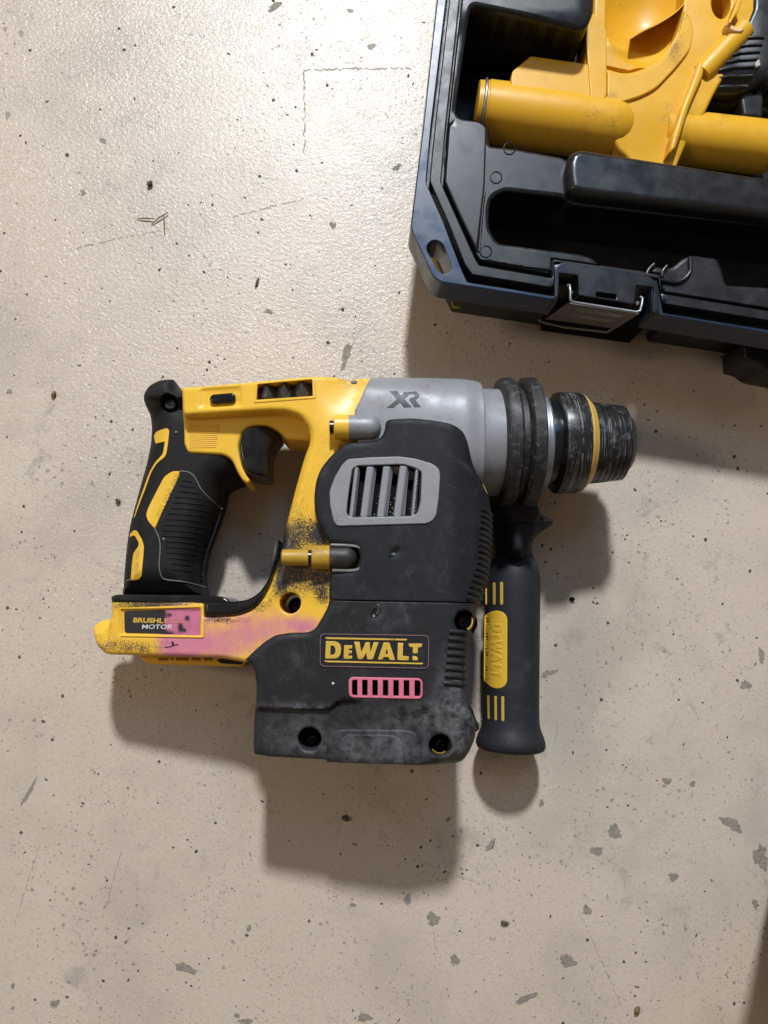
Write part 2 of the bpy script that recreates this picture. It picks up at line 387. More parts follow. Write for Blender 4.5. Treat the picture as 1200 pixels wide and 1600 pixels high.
def floor_mat():
    m = bpy.data.materials.new('painted_concrete'); m.use_nodes = True; nt = m.node_tree; p = nt.nodes['Principled BSDF']
    co = nd(nt, 'ShaderNodeTexCoord').outputs['Object']
    base = mix(nt, noise(nt, co, 14, 6, .6), (.535, .458, .375), (.605, .525, .438))
    base = mix(nt, mth(nt, 'MULTIPLY', ramp(nt, noise(nt, co, 420, 5, .7), .48, .75), .45), base, (.36, .31, .255))
    # fine dirt streaks
    st = noise(nt, mapping(nt, mapping(nt, co, (1, 1, 1), (0, 0, .7)), (150, 600, 1)), 1, 5, .7)
    base = mix(nt, mth(nt, 'MULTIPLY', ramp(nt, st, .54, .74), .5), base, (.26, .235, .205))
    fk = mth(nt, 'MULTIPLY', ramp(nt, noise(nt, co, 900, 3, .6), .59, .68), ramp(nt, noise(nt, co, 25, 5, .6), .36, .58))
    base = mix(nt, mth(nt, 'MULTIPLY', fk, .75), base, (.20, .18, .155))
    wob = nd(nt, 'ShaderNodeVectorMath', operation='MULTIPLY_ADD')
    nz = nd(nt, 'ShaderNodeTexNoise'); nt.links.new(co, nz.inputs['Vector']); nz.inputs['Scale'].default_value = 380; nz.inputs['Detail'].default_value = 3
    nt.links.new(nz.outputs['Color'], wob.inputs[0]); wob.inputs[1].default_value = (.0042, .0042, 0); nt.links.new(co, wob.inputs[2])
    big = ramp(nt, noise(nt, co, 9, 7, .62), .44, .66)
    base = mix(nt, mth(nt, 'MULTIPLY', big, .6), base, (.41, .355, .295))
    gp = mth(nt, 'MULTIPLY', ramp(nt, noise(nt, co, 42, 8, .7, .8), .56, .68), ramp(nt, noise(nt, co, 7, 4), .40, .58))
    base = mix(nt, mth(nt, 'MULTIPLY', gp, .6), base, (.30, .285, .26))
    hs = None
    for sc, r0, dens, al, col in ((200, .19, .80, .65, (.17, .145, .12)), (420, .27, .73, .55, (.21, .18, .15)), (95, .10, .90, .6, (.27, .27, .27))):
        v = nd(nt, 'ShaderNodeTexVoronoi', voronoi_dimensions='2D'); nt.links.new(wob.outputs[0], v.inputs['Vector']); v.inputs['Scale'].default_value = sc
        sep = nd(nt, 'ShaderNodeSeparateColor'); nt.links.new(v.outputs['Color'], sep.inputs[0])
        rad = mth(nt, 'MULTIPLY', ramp(nt, sep.outputs[0], dens, 1., 0, r0), ramp(nt, noise(nt, co, 16, 4), .35, .65, .3, 1.3))
        f = ramp(nt, mth(nt, 'DIVIDE', v.outputs['Distance'], mth(nt, 'ADD', rad, .0001)), 1.15, .7)
        base = mix(nt, mth(nt, 'MULTIPLY', f, al), base, col)
        hs = f if hs is None else mth(nt, 'MAXIMUM', hs, f)
    nt.links.new(base, p.inputs['Base Color'])
    rg = ramp(nt, noise(nt, co, 60, 6), .3, .7, .25, .37); nt.links.new(mth(nt, 'ADD', rg, mth(nt, 'MULTIPLY', hs, .4)), p.inputs['Roughness'])
    p.inputs['Specular IOR Level'].default_value = .15
    ht = mth(nt, 'ADD', noise(nt, co, 380, 3, .55), mth(nt, 'MULTIPLY', noise(nt, mapping(nt, mapping(nt, co, (1, 1, 1), (0, 0, .55)), (300, 620, 1)), 1, 3, .6), .7))
    fine = noise(nt, co, 1100, 2, .6)
    b = nd(nt, 'ShaderNodeBump'); b.inputs['Strength'].default_value = .22; b.inputs['Distance'].default_value = .0008
    nt.links.new(mth(nt, 'SUBTRACT', mth(nt, 'ADD', mth(nt, 'MULTIPLY', ht, .6), mth(nt, 'MULTIPLY', fine, .6)), mth(nt, 'MULTIPLY', hs, .5)), b.inputs['Height']); nt.links.new(b.outputs[0], p.inputs['Normal'])
    b2 = nd(nt, 'ShaderNodeBump'); b2.inputs['Strength'].default_value = .7; b2.inputs['Distance'].default_value = .0009
    nt.links.new(mth(nt, 'ADD', ht, mth(nt, 'MULTIPLY', fine, .25)), b2.inputs['Height']); nt.links.new(b2.outputs[0], p.inputs['Coat Normal'])
    p.inputs['Coat Weight'].default_value = .75; p.inputs['Coat Roughness'].default_value = .2; p.inputs['Coat IOR'].default_value = 1.5
    return m
m_floor = floor_mat()

# ================================================================ floor
me = bpy.data.meshes.new('floor'); me.from_pydata([(-3, -3, 0), (3, -3, 0), (3, 3, 0), (-3, 3, 0)], [], [(0, 1, 2, 3)])
floor = link('floor', me, m_floor, None); floor['kind'] = 'structure'
def blob(cx, cy, w, h_, rot=0, n=14, jag=.35):
    o = []
    n = n*2; p1, p2, p3 = (random.uniform(0, 6.28) for _ in range(3))
    for k in range(n):
        a = 2*math.pi*k/n; q = 1+jag*(.45*math.sin(2*a+p1)+.45*math.sin(3*a+p2)+.3*math.sin(7*a+p3))+random.uniform(-jag, jag)*.45; x = w/2*q*math.cos(a); y = h_/2*q*math.sin(a)
        o.append((cx+x*math.cos(rot)-y*math.sin(rot), cy+x*math.sin(rot)+y*math.cos(rot)))
    return o
def flake(name, outline, z, m, parent, z1=None):
    a = np.array(outline); X, Y = wpt(a[:, 0], a[:, 1], 0); n = len(X)
    V = [(x, y, z/1000.) for x, y in zip(X, Y)]
    cx, cy = X.mean(), Y.mean(); V.append((cx, cy, (z1 or z)/1000.))
    return mesh(name, V, [(n, (i+1) % n, i) for i in range(n)], m, parent, smooth=False)
chips = [(290, 1513, 30, 16, .4), (86, 1568, 13, 13, 0), (20, 1540, 7, 8, 0), (887, 1502, 28, 17, .2), (711, 1500, 14, 18, 0), (677, 1436, 17, 22, .5), (637, 1405, 11, 15, .3),
 (1143, 1287, 32, 18, .5), (932, 1330, 18, 15, .6), (1052, 1370, 17, 11, .1), (1189, 1340, 22, 38, 0), (1180, 1412, 9, 15, 0), (1190, 1024, 9, 24, -.2), (857, 1052, 24, 10, -.4),
 (822, 1560, 32, 11, -.4), (917, 1422, 13, 15, 0), (767, 1321, 11, 19, .5), (846, 1255, 8, 11, 0), (541, 556, 11, 42, .35), (520, 352, 9, 12, .2), (620, 262, 13, 9, -.4), (1165, 1070, 15, 15, 0),
 (161, 220, 12, 7, .2), (130, 301, 9, 8, 0), (420, 487, 11, 8, .2), (15, 612, 8, 8, 0), (389, 1450, 8, 9, .5), (551, 1414, 9, 7, 0), (541, 1277, 8, 7, .6), (45, 1238, 6, 46, .55),
 (1042, 1220, 13, 11, 0), (1082, 1225, 9, 9, 0), (430, 10, 26, 9, -.5), (960, 1300, 24, 18, .6), (700, 1280, 6, 9, .4), (20, 1575, 5, 6, 0), (384, 1596, 20, 10, 0), (570, 1590, 22, 12, .2), (370, 1587, 8, 8, 0)]
for c in chips: flake('paint_chip', blob(*c), .12, m_chip, floor)
for (cx, cy, w, h_) in ((8, 45, 7, 7), (33, 52, 8, 9), (580, 73, 12, 10), (547, 17, 9, 7), (12, 180, 8, 12)): flake('grime_spot', blob(cx, cy, w, h_, 0, 16, .3), .1, m_scuff, floor)
def scuff(pts, w, m=m_scuff, br=0):
    V = []; Fc = []
    q = []
    for i in range(len(pts)-1):
        n = max(2, int(math.hypot(pts[i+1][0]-pts[i][0], pts[i+1][1]-pts[i][1])/4))
        for k in range(n): q.append((pts[i][0]+(pts[i+1][0]-pts[i][0])*k/n, pts[i][1]+(pts[i+1][1]-pts[i][1])*k/n))
    q.append(pts[-1])
    ang = math.atan2(pts[-1][1]-pts[0][1], pts[-1][0]-pts[0][0]); nx, ny = -math.sin(ang), math.cos(ang)
    for (x, y) in q:
        a = w*random.uniform(.05, .6); b = w*random.uniform(.05, .6); j = random.uniform(-.5, .5)*w*1.1
        for s, e in ((1, a), (-1, b)):
            v = W3(x+nx*(s*e+j), y+ny*(s*e+j), .1); V.append(v)
    for i in range(len(q)-1):
        if random.random() < br: continue
        Fc.append((2*i, 2*i+1, 2*i+3, 2*i+2))
    mesh('scuff_mark', V, Fc, m, floor, smooth=False)
scuff([(474, 110), (560, 107), (642, 106)], 3.2, br=.12); scuff([(475, 112), (476, 170), (475, 238)], 3.2, br=.2)
scuff([(120, 388), (180, 374), (250, 360)], 2.6, br=.2); scuff([(360, 340), (420, 324), (482, 310)], 2.6, br=.3)
for a, b in (((62, 1320), (22, 1445)), ((190, 1330), (160, 1435)), ((910, 1435), (972, 1575)), ((415, 1262), (448, 1278)), ((640, 1340), (750, 1382)), ((677, 1455), (684, 1497)), ((866, 1165), (872, 1128)), ((1050, 1140), (1058, 1110))):
    scuff([a, b], 1.5, br=.25)

# loose dark grit that nobody could count
V = []; Fc = []; GC = [(rng.uniform(0, 1200), rng.uniform(100, 1600)) for _ in range(40)]
for i in range(3000):
    px, py = rng.uniform(-60, 1260), rng.uniform(-60, 1660); s = .6+rng.rand()**7*3.0
    if i % 3 == 0: px, py = GC[i % 40][0]+rng.normal()*70, GC[i % 40][1]+rng.normal()*60; e = rng.uniform(.35, 1); a = rng.rand()*3.14
    n0 = len(V); k = rng.randint(5, 8)
    for j in range(k):
        t = 2*math.pi*j/k+rng.uniform(-.3, .3); x = s*math.cos(t); y = s*e*math.sin(t)
        V.append(W3(px+x*math.cos(a)-y*math.sin(a), py+x*math.sin(a)+y*math.cos(a), .06))
    V.append(W3(px, py, .06+.1*s)); Fc += [(n0+k, n0+(j+1) % k, n0+j) for j in range(k)]
grit = mesh('floor_grit', V, Fc, m_grit, None, smooth=False); grit['kind'] = 'stuff'

# ================================================================ ROTARY HAMMER
drill = thing('rotary_hammer', 'worn yellow and black cordless rotary hammer with a grey gear case, lying on the floor', 'power tool', W3(560, 900, 0))
AX_H = 55.; _, yc = wpt([800], [692], AX_H); YC = float(yc[0])
PXM = (H-AX_H/1000.)/F            # metres per pixel at the chuck axis (close enough near the nadir)
def cyl(Y, Rr=39.): return AX_H+np.sqrt(np.maximum(Rr**2-((Y-YC)*1000)**2, 4))

# --- grip
grip_out = [(243, 614, 8), (262, 605, 8), (281, 605, 2), (288, 622), (330, 645), (390, 655), (392, 735), (378, 752, 4), (366, 755, 6), (350, 763, 10), (346, 785, 8), (341, 802, 10), (330, 833, 12), (320, 857, 12),
            (314.5, 882, 10), (313.5, 908, 6), (318, 931), (192, 931), (193, 900, 8), (197, 857, 12), (202, 823, 12), (210, 793, 12), (220, 757, 12), (230, 723, 12), (236, 693, 12), (237.5, 667, 10), (234, 646, 6), (234, 628, 6)]
cap_ = lambda py: ss(652, 634, py)
grip, zg = relief('grip', grip_out, 34, lambda px, py, X, Y: 53+6*cap_(py)+3*ss(915, 932, py)+.03*(px-260), m_grip, drill,
                  r=lambda px, py: 18-11*cap_(py), drop=lambda px, py: 22-10*cap_(py), zbot=12, step=1.6,
                  holes=[[wpx(p, 58, 34) for p in circle(263, 628, 13)]], hr=.8)
def screw(px, py, h, rpx, zc, m=m_dsteel, parent=None, deep=18):
    """a star-drive screw at the bottom of its hole, with the dark hole wall round it"""
    c = W3(px, py, zc); k = (H-zc/1000.)/F; R_ = rpx*k
    lathe('screw', c-Vector((0, 0, .004)), c, [(0, R_), (.0032, R_), (.0038, R_*.85), (.004, R_*.5), (.0034, R_*.45), (.0028, R_*.1)], m, parent or drill, seg=20, sharp=30)
    r2 = R_*1.9
    lathe('screw_recess', c-Vector((0, 0, .0045)), c-Vector((0, 0, .0034)), [(0, r2), (.0008, r2), (.0009, r2*.2)], m_void, parent or drill, seg=20)
screw(265.5, 630.5, 50, 9, 53, m_dsteel)
panel = [(284, 739), (299, 741, 6), (307, 748, 8), (316, 767, 10), (329, 781, 8), (339, 790), (336, 808), (326, 836, 8), (316, 860, 8), (311, 884, 6), (310, 911), (290, 908), (260, 905.5, 6), (251.5, 898, 6),
         (251, 884), (253.5, 856, 8), (251, 841, 6), (244.5, 828)]
gp, zgp = overlay('grip_panel', panel, 50, zg, .5, m_grip, grip, r=.5)
for i in range(17):
    y = 752+i*8.6
    xs = np.interp(y, [752, 828, 850, 900], [284, 250, 258, 262])+4; xe = np.interp(y, [752, 770, 792, 840, 900], [304, 314, 326, 316, 302])-2
    if y > 880: xs, xe = xs+6, xe-6
    tube('grip_rib', on(zg, [(xs, y), (xe, y+2.5)], .75, 50, 6), .00055, m_grip, grip, seg=5, flat=.6)
overlay('grip_badge', [(283.5, 738.5), (272, 738, 5), (259, 746, 6), (246, 770, 6), (232, 796, 6), (229.5, 806, 4), (233, 815, 4), (244, 827.5)], 50, zg, .7, m_yelc, grip, r=.4)
text_prism('badge_lettering', 'BRUSHLESS', ((252, 810), (283.5, 743.5), (245.5, 806.5)), 50, .7, .85, m_sticker, grip, zat=zg, bold=.02)
overlay('grip_inlay', [(240, 681, 2), (245, 676, 2), (265, 673, 3), (269, 677, 3), (267.5, 692), (265, 711, 4), (262, 718, 3), (248, 727, 6), (238, 741, 6), (228, 767), (215, 796), (210.5, 807, 2), (207, 810), (213, 792), (223.5, 767), (234, 741, 6),
        (244, 726, 6), (258.6, 713, 4), (261.5, 694), (244.5, 695, 2)], 46, zg, .5, m_yelc, grip, r=.3, step=1.2)
overlay('grip_inlay', [(200.5, 834), (210, 829, 3), (216, 830, 3), (226, 845, 4), (229.5, 856, 4), (228, 875), (225.5, 900, 5), (220, 906.5, 5), (206, 907.5), (208, 881), (210.5, 865, 4), (220.5, 854, 3), (219.5, 848, 3), (212, 837, 3), (201, 839)],
        46, zg, .5, m_yelc, grip, r=.3, step=1.2)
for q in ([(216, 862), (222, 858), (222, 872), (215, 876)], [(215, 880), (221, 877), (220, 899), (213, 901)]): overlay('inlay_recess', q, 46, zg, .62, m_yband, grip, r=.2, R=2)
for q in ([(284, 738), (299, 740), (307, 747), (316, 767), (329, 780), (341, 790)], [(244, 827), (251, 841), (253, 855), (250.5, 884), (253, 902), (259, 906), (290, 909), (314, 916)], [(194, 907), (205, 905)]):
    tube('grip_edge_line', on(zg, rc(q, 8, closed=False), .55, 50, 2), .00038, m_line, grip, seg=5)
for q in ((277.5, 677.5), (258, 843)): overlay('pin_mark', circle(*q, 2, 10), 50, zg, .75, m_line, grip, r=.2, step=.6)
collar_, _z = relief('grip_collar', [(173, 932, 3), (182, 929, 4), (318, 930, 3), (354, 933, 4), (363, 939, 3), (361, 947), (174, 941)], 58, lambda px, py, X, Y: 60+.05*(px-200), m_gloss, drill, r=1.6, zbot=20)

# --- yellow clamshell: top bar, strut, battery foot
def zY(px, py, X, Y):
    z = 60+.062*(px-200)
    z = z-8.*ss(480, 560, px)*ss(690, 600, py)
    z = np.minimum(z, np.where((px > 470) & (py < 690), cyl(Y)-.5+ (1-ss(470, 540, px))*20, 200))
    # button well
    z = z-1.6*ss(308, 318, px)*ss(382, 374, px)*ss(604, 612, py)*ss(641, 634, py)
    # sunk label field and stepped rear toe
    z = z-1.0*ss(179, 184, px)*ss(316, 312, px)*ss(950, 954, py)*ss(995, 991, py)
    z = z-7*ss(167, 158, px)*ss(1010, 960, py)
    return z
def pink(px, py):
    return (G(px, py, 268, 990, 44, 60, 1.25)+G(px, py, 340, 1008, 60, 30, .75)+G(px, py, 395, 985, 50, 30, .52)+G(px, py, 478, 978, 34, 18, .85)+G(px, py, 330, 962, 55, 10, .6)+G(px, py, 425, 975, 40, 30, .3))*ss(212, 272, px)
def black(px, py):
    b = G(px, py, 205, 1013, 52, 13, .62)+G(px, py, 500, 905, 36, 26, .82)+G(px, py, 462, 870, 22, 44, .55)+G(px, py, 475, 835, 44, 20, .5)+G(px, py, 255, 944, 70, 8, .6)
    b = b+G(px, py, 441, 850, 9, 60, .75)+G(px, py, 440, 920, 14, 22, .6)+G(px, py, 505, 935, 14, 14, .55)+G(px, py, 345, 968, 40, 6, .7)+G(px, py, 405, 948, 22, 12, .6)+G(px, py, 505, 840, 18, 22, .8)
    b = b+G(px, py, 150, 1000, 26, 22, .36)+G(px, py, 200, 945, 60, 10, .4)+G(px, py, 450, 900, 22, 40, .3)+G(px, py, 470, 740, 14, 60, .16)+G(px, py, 500, 700, 40, 30, .16)+G(px, py, 475, 800, 40, 30, .22)
    return b*(1-.9*G(px, py, 455, 955, 26, 26))
yel_out = [(283, 604), (330, 603), (405, 600), (470, 597), (533, 595.5), (538, 598), (546, 601), (556, 597), (566, 593), (581, 592), (592, 640), (588, 690), (536, 706), (530, 880), (556, 960), (556, 1000), (440, 1012), (396, 1030), (385, 1034), (350, 1027.5, 5),
           (160, 1024, 5), (154, 1021, 3), (142, 1010, 5), (133.5, 990, 5), (131, 980, 2), (141, 972, 4), (150, 967.5, 3), (159, 970, 3), (166, 966, 3), (167, 958), (167, 938, 3), (300, 940), (320, 942), (321, 962), (330, 963), (373, 961, 8), (395, 954, 10), (412, 938, 10), (425, 914, 10),
           (434, 888, 8), (440, 860, 8), (446, 832), (462, 770), (477, 718, 12), (486, 696, 10), (484, 676, 8), (472, 657, 8), (450, 648, 8), (420, 646, 6), (287, 649), (284, 640)]
bell_hole = [(404, 604, 2), (489, 600.5, 2), (490, 627, 2), (402, 629, 2)]
yel, zy = relief('yellow_housing', yel_out, 66, zY, m_yel, drill, r=lambda px, py: 2.6+3*ss(428, 440, px)*ss(640, 690, py), drop=lambda px, py: 2.6+2*ss(428, 440, px)*ss(640, 690, py), zbot=26, step=1.55, holes=[bell_hole, circle(455.5, 942.5, 16.5)], hr=.8,
                 masks={'pink': pink, 'blk': black})
screw(463, 947, 60, 7, 52); 
c0 = W3(455.5, 942.5, 50)
lathe('screw_well', c0-Vector((0, 0, .001)), c0+Vector((0, 0, .022)), [(0, .0068), (.022, .0068)], M('amber_well', (.45, .17, .015), .4), drill, seg=28, cap=False)
# trigger surround, one step lower
zT = 57.
sur, zs = relief('trigger_surround', [(285, 636), (286, 692, 3), (292, 706, 6), (350, 710, 8), (362, 718, 6), (371, 738, 6), (379, 751, 4), (387, 756, 2), (391, 751, 2), (384, 738), (377, 722, 6), (372, 697, 8), (379, 676, 8), (393, 667, 6), (420, 666, 6), (437, 675, 5), (447, 687, 5), (486, 691), (492, 660), (470, 630)],
                 58, lambda px, py, X, Y: zT+.035*(px-330)-1.2*ss(372, 300, px)*0+2.0*ss(664, 645, py)+1.5*G(px, py, 400, 664, 50, 12), m_yelc, drill, r=1.8, zbot=28, step=1.5)
V = []; Fc = []
for i in range(12):
    y = 664+i*3.1; v, f = tube_v(on(zs, [(295, y), (343-i*.6, y)], .05, 58, 3), .00035, 5, 1, len(V)); V += v; Fc += f
mesh('thumb_ridges', V, Fc, m_yelc, sur)
trig, zt = relief('trigger', [(380, 678, 5), (393, 669, 6), (420, 669, 6), (440, 680, 4), (429, 692, 6), (422.5, 708, 6), (421.5, 730), (422.5, 745, 4), (414, 748.5, 3), (388, 743.5, 6), (378, 724, 8), (374.5, 697, 8)], 55,
                  lambda px, py, X, Y: 62.5-1.0*ss(406, 410, px)-7*ss(409, 442, px)-1.5*ss(735, 748, py), m_gloss, drill, r=2.2, drop=4, zbot=30, step=1.2, sharp=60)
# button, bellows
overlay('selector_button', capsule(335, 624, 362, 623, 7.2), 68, zy, 3.2, m_gloss, drill, r=1.4, step=.8)
relief('bellows_well', [(398, 598), (495, 596), (495, 632), (397, 634)], 60, 46, m_void, drill, r=0.1, zbot=40, step=8)
def zb(px, py, X, Y):
    t = ((px-404)/27.5) % 1.0; tri = np.where(t < .5, t*2, 2-2*t); return 64+.062*(px-400)+8*tri-4.5*np.abs((py-615)/14)**2*(.3+.7*(1-tri))
relief('rubber_bellows', [(405, 604), (488, 602), (489, 626), (404, 627)], 66, zb, M('bellows_rubber', (.06, .062, .067), .5, .45, dust=.8, ds=150), drill, r=.3, zbot=46, step=.85, sharp=25)  # rubber and its dust lightened in place of light on the folds
overlay('bellows_frame', [(399, 600.5, 3), (493, 596.5, 3), (495, 630, 3), (398, 633, 3)], 68, zy, .5, m_yelc, yel, r=.4, step=1.2, holes=[bell_hole], hr=.3)
overlay('screw', circle(553, 603.5, 5.5, 14, 3.5), 66, zy, .4, m_dsteel, drill, r=.8, step=.8)
# black lining of the hand opening
bo = [(437, 845), (432, 872), (427, 890), (421, 908), (410, 924), (399, 933), (386, 938), (372, 940), (350, 940), (320, 938)]
bi = [(320, 964), (350, 964), (374, 962), (396, 954), (413, 938), (426, 914), (434, 890), (439, 866), (441, 846)]
relief('opening_liner', [(x, y, 6) for x, y in bo+bi], 62, lambda px, py, X, Y: 61.5+.062*(px-200)-4*ss(8, 0, np.abs(px*0+9)), m_gloss, drill, r=2.8, drop=4, zbot=24, step=1.3)
# label on the foot
def rect4(x0, y0, x1, y1, r=4, sk=0): return [(x0, y0, r), (x1, y0+sk, r), (x1, y1+sk, r), (x0, y1, r)]
overlay('label_frame', [(178, 950, 4), (320, 945, 5), (320, 997, 3), (182, 995, 3)], 66, zy, .75, m_yelc, yel, r=.5, holes=[[(184, 953, 3), (315, 949, 3), (314, 993, 3), (186, 992, 3)]], hr=.3)
lab, zl = overlay('brand_label', [(188, 955, 4), (313, 951, 3), (312, 992, 3), (189, 989, 4)], 66, zy, .5, m_label, yel, r=.2, step=1.0,
        masks={'pink': lambda px, py: np.clip((ss(246, 268, px)*1.3-G(px, py, 244, 962, 12, 6, .8)-G(px, py, 281, 980, 5, 9, 1.3)-G(px, py, 292, 966, 5, 5, 1.3)-G(px, py, 262, 990, 12, 4, 1.2)-G(px, py, 264, 961, 4, 4, 1)-G(px, py, 288, 985, 4, 4, 1)), 0, 1), 'blk': lambda px, py: px*0})
text_prism('label_lettering', 'BRUSHL', ((203.5, 973), (253, 974), (204.5, 965)), 66, .5, .8, m_logo, lab, zat=zy, bold=.035)
text_prism('label_lettering', 'ESS', ((255, 974), (288, 974), (255, 966)), 66, .5, .75, M('pink_over_print', (.55, .2, .2), .5), lab, zat=zy, bold=.03)
text_prism('label_lettering', 'MOTOR', ((218, 983), (268, 983), (219, 976)), 66, .5, .8, m_white, lab, zat=zy, bold=.012)
tube('scribble', on(zy, rc([(256, 1012), (268, 1010), (271, 1006), (267, 1002), (269, 1009), (278, 1007)], 2, closed=False), .05, 66, 1), .0003, m_void, yel, seg=5)
# battery rail below the foot
rail, zr = relief('battery_rail', [(215, 1016), (224, 1030, 4), (234, 1036.5, 6), (252, 1038, 4), (384, 1041), (392, 1016)], 40, 44, m_yelc, drill, r=1.2, zbot=14)
for x0, x1 in ((250, 266), (269, 273), (277, 297), (301, 316), (320, 334)):
    overlay('rail_slot', rect4(x0, 1027, x1, 1031.5, 1), 40, zr, .15, M('amber_slot', (.30, .11, .01), .5), rail, r=.1, step=2)
overlay('rail_clip', [(340, 1030, 2), (350, 1029, 2), (382, 1034, 2), (378, 1038, 2), (346, 1036, 3)], 40, zr, .8, m_gloss, rail, r=.5)

# --- grey gear case, neck, boots, chuck
def zG(px, py, X, Y):
    z = cyl(Y); zf = 86.5+.045*(px-600); k = 2.5; return -k*np.logaddexp(-z/k, -zf/k)-2.2*ss(716, 744, px)
gear, zgc = relief('gear_case', [(580, 592), (640, 592, 6), (700, 595, 10), (735, 600.5, 6), (746, 606), (747, 640), (747, 800), (700, 800), (560, 720), (554, 655), (562, 640, 10), (572, 615, 10)], 62, zG, m_grey, drill, r=1.2, zbot=22, step=1.7)
XR_ = [[(480, 168), (522, 168), (607, 270), (562, 270)], [(462, 270), (505, 270), (592, 196), (560, 186)],
       [(556, 176), (632, 172), (652, 190), (648, 212), (628, 226), (660, 270), (622, 270), (592, 226), (600, 214), (622, 208), (626, 196), (614, 190), (572, 192)]]
for q in XR_: overlay('emblem', [(480+x/3.75, 570+y/3.75) for x, y in q], 80, zgc, .12, m_xr, gear, r=.1, step=.9)
A0 = W3(740, 692, AX_H); AXV = (W3(990, 692.5, AX_H)-A0).normalized()
def LX(name, prof, m, **k):
    pr = [((x-740)*PXM, r*PXM) for x, r in prof]
    k.setdefault('seg', 72)
    return lathe(name, A0, A0+AXV, pr, m, drill, **k)
LX('nose_neck', [(736, 70), (738, 88.5), (746, 87.3), (756, 86), (779, 85.5)], m_grey)
LX('rubber_boot_ring', [(776, 70), (777, 96), (778.5, 101), (782, 103.5), (797, 103.5), (801, 99), (802, 90)], m_worn, noise=.0006, nscale=120, seg=96)
LX('boot_sleeve', [(798, 60), (799, 88), (806, 88.5), (815, 89), (816, 60)], m_worn, noise=.0005, nscale=160, seg=96)
LX('rubber_boot_ring', [(811, 70), (812, 92), (814, 100), (817, 104), (833, 104.5), (835.5, 101), (836.5, 80), (838, 78), (838.5, 60)], m_worn, noise=.0007, nscale=130, seg=96, seed=5)
LX('retainer_ring', [(836, 60), (837, 75), (838, 76), (845, 76.5), (846, 75), (848, 75), (850, 75.5), (852.5, 74.5), (853, 60)], m_dull)
LX('spindle_neck', [(851, 50), (852, 66), (862, 67), (871, 66), (874, 60)], m_gloss)
LX('chuck_collar', [(869, 60), (870, 78), (871, 80.5), (874, 81.5), (905, 81), (910, 79), (911, 60)], m_sleeve, noise=.0003, nscale=300)
LX('chuck_band', [(910, 60), (910.5, 78.5), (913, 78), (920, 70.5), (923, 68.5), (924, 60)], m_yband)
pf = [(922, 60), (923, 66.5)]
for i in range(6):
    x = 927+i*8.6; rr = 66.5-.11*(x-923); pf += [(x, rr), (x+5.6, rr-.5), (x+6.2, rr-1.8), (x+7.6, rr-1.8), (x+8.2, rr-.8)]
LX('chuck_sleeve', pf+[(979, 58.5), (980, 54), (981, 46)], m_sleeve, noise=.0004, nscale=260, seg=96)
LX('chuck_nose', [(978, 40), (979, 53), (984, 50), (991, 43), (993.5, 34), (993.5, 20), (990, 14), (975, 12)], m_dsteel)
for px, py, w, h_ in ((854.5, 650, 4, 5), (854, 658, 5, 6), (855, 665, 3, 4), (868, 655, 5, 5), (858, 708, 6, 5), (854, 684, 3, 3)):
    a = AX_H; dy = (692-py)*PXM; zz = math.sqrt(max((67*PXM)**2-dy**2, 0)); v = W3(px, py, AX_H+zz*1000+.4)
    o = [(px+w*.5*math.cos(t)*random.uniform(.6, 1.2), py+h_*.5*math.sin(t)*random.uniform(.6, 1.2)) for t in np.linspace(0, 5.6, 8)]
    relief('grease_fleck', o, AX_H+zz*1000, AX_H+zz*1000+.5, M('dried_grease', (.5, .48, .45), .5) if px == 854.5 else bpy.data.materials['dried_grease'], drill, r=.3, zbot=AX_H+zz*1000-1, step=.7)
# spring of the bolts: two housings with collar and pin
def bolt(x0, x1, y, rpx, zc, mcap, mcol, mpin, cx0, px0, pr, ring):
    k = (H-zc/1000.)/F; a = W3(x0, y, zc); ax = (W3(x1, y, zc)-a).normalized()
    L = lambda pr_: [((x-x0)*k, r*k) for x, r in pr_]
    e = x1-rpx*.9
    cp = [(x0, rpx*.98), (x0+2, rpx)]+[(e+rpx*.9*math.sin(t), rpx*math.cos(t)) for t in np.linspace(0, math.pi/2*.98, 9)]
    lathe('bolt_housing', a, a+ax, L(cp), mcap, drill, seg=32, sharp=50)
    lathe('bolt_collar', a, a+ax, L([(cx0, rpx*.75), (cx0+1, rpx*1.0), (x0-2, rpx*1.03), (x0, rpx*1.03), (x0+.6, rpx*.9)]), mcol, drill, seg=32)
    lathe('bolt_pin', a, a+ax, L([(px0, pr*.8), (px0+1, pr), (cx0+2, pr)]), mpin, drill, seg=24)
    return a, ax, L
bolt(545, 597, 667.5, 19.5, 86, m_grey, m_yelc, m_gloss, 521, 514, 11, m_grey)
m_over = M('oversprayed_black', (.03, .026, .026), .5, .45, var=.3, wear=.6, wcol=(.25, .16, .04), bump=.3)
a, ax, L = bolt(515, 558, 871, 18.5, 83.5, m_over, m_overy, m_gloss, 487, 480, 12, m_grey)
tube('bolt_edge', [W3(x, y, 87.5) for x, y in rc([(517, 851.5), (552, 852.5), (565, 856), (568, 871), (564, 888), (553, 892), (519, 891.5)], 14, closed=False)], .0009, M('rubbed_edge', (.2, .19, .18), .5, wear=1., ws=150), drill, seg=6)
lathe('bolt_rod', a, a+ax, L([(440, 9), (442, 12.5), (482, 13)]), m_overy, drill, seg=28)

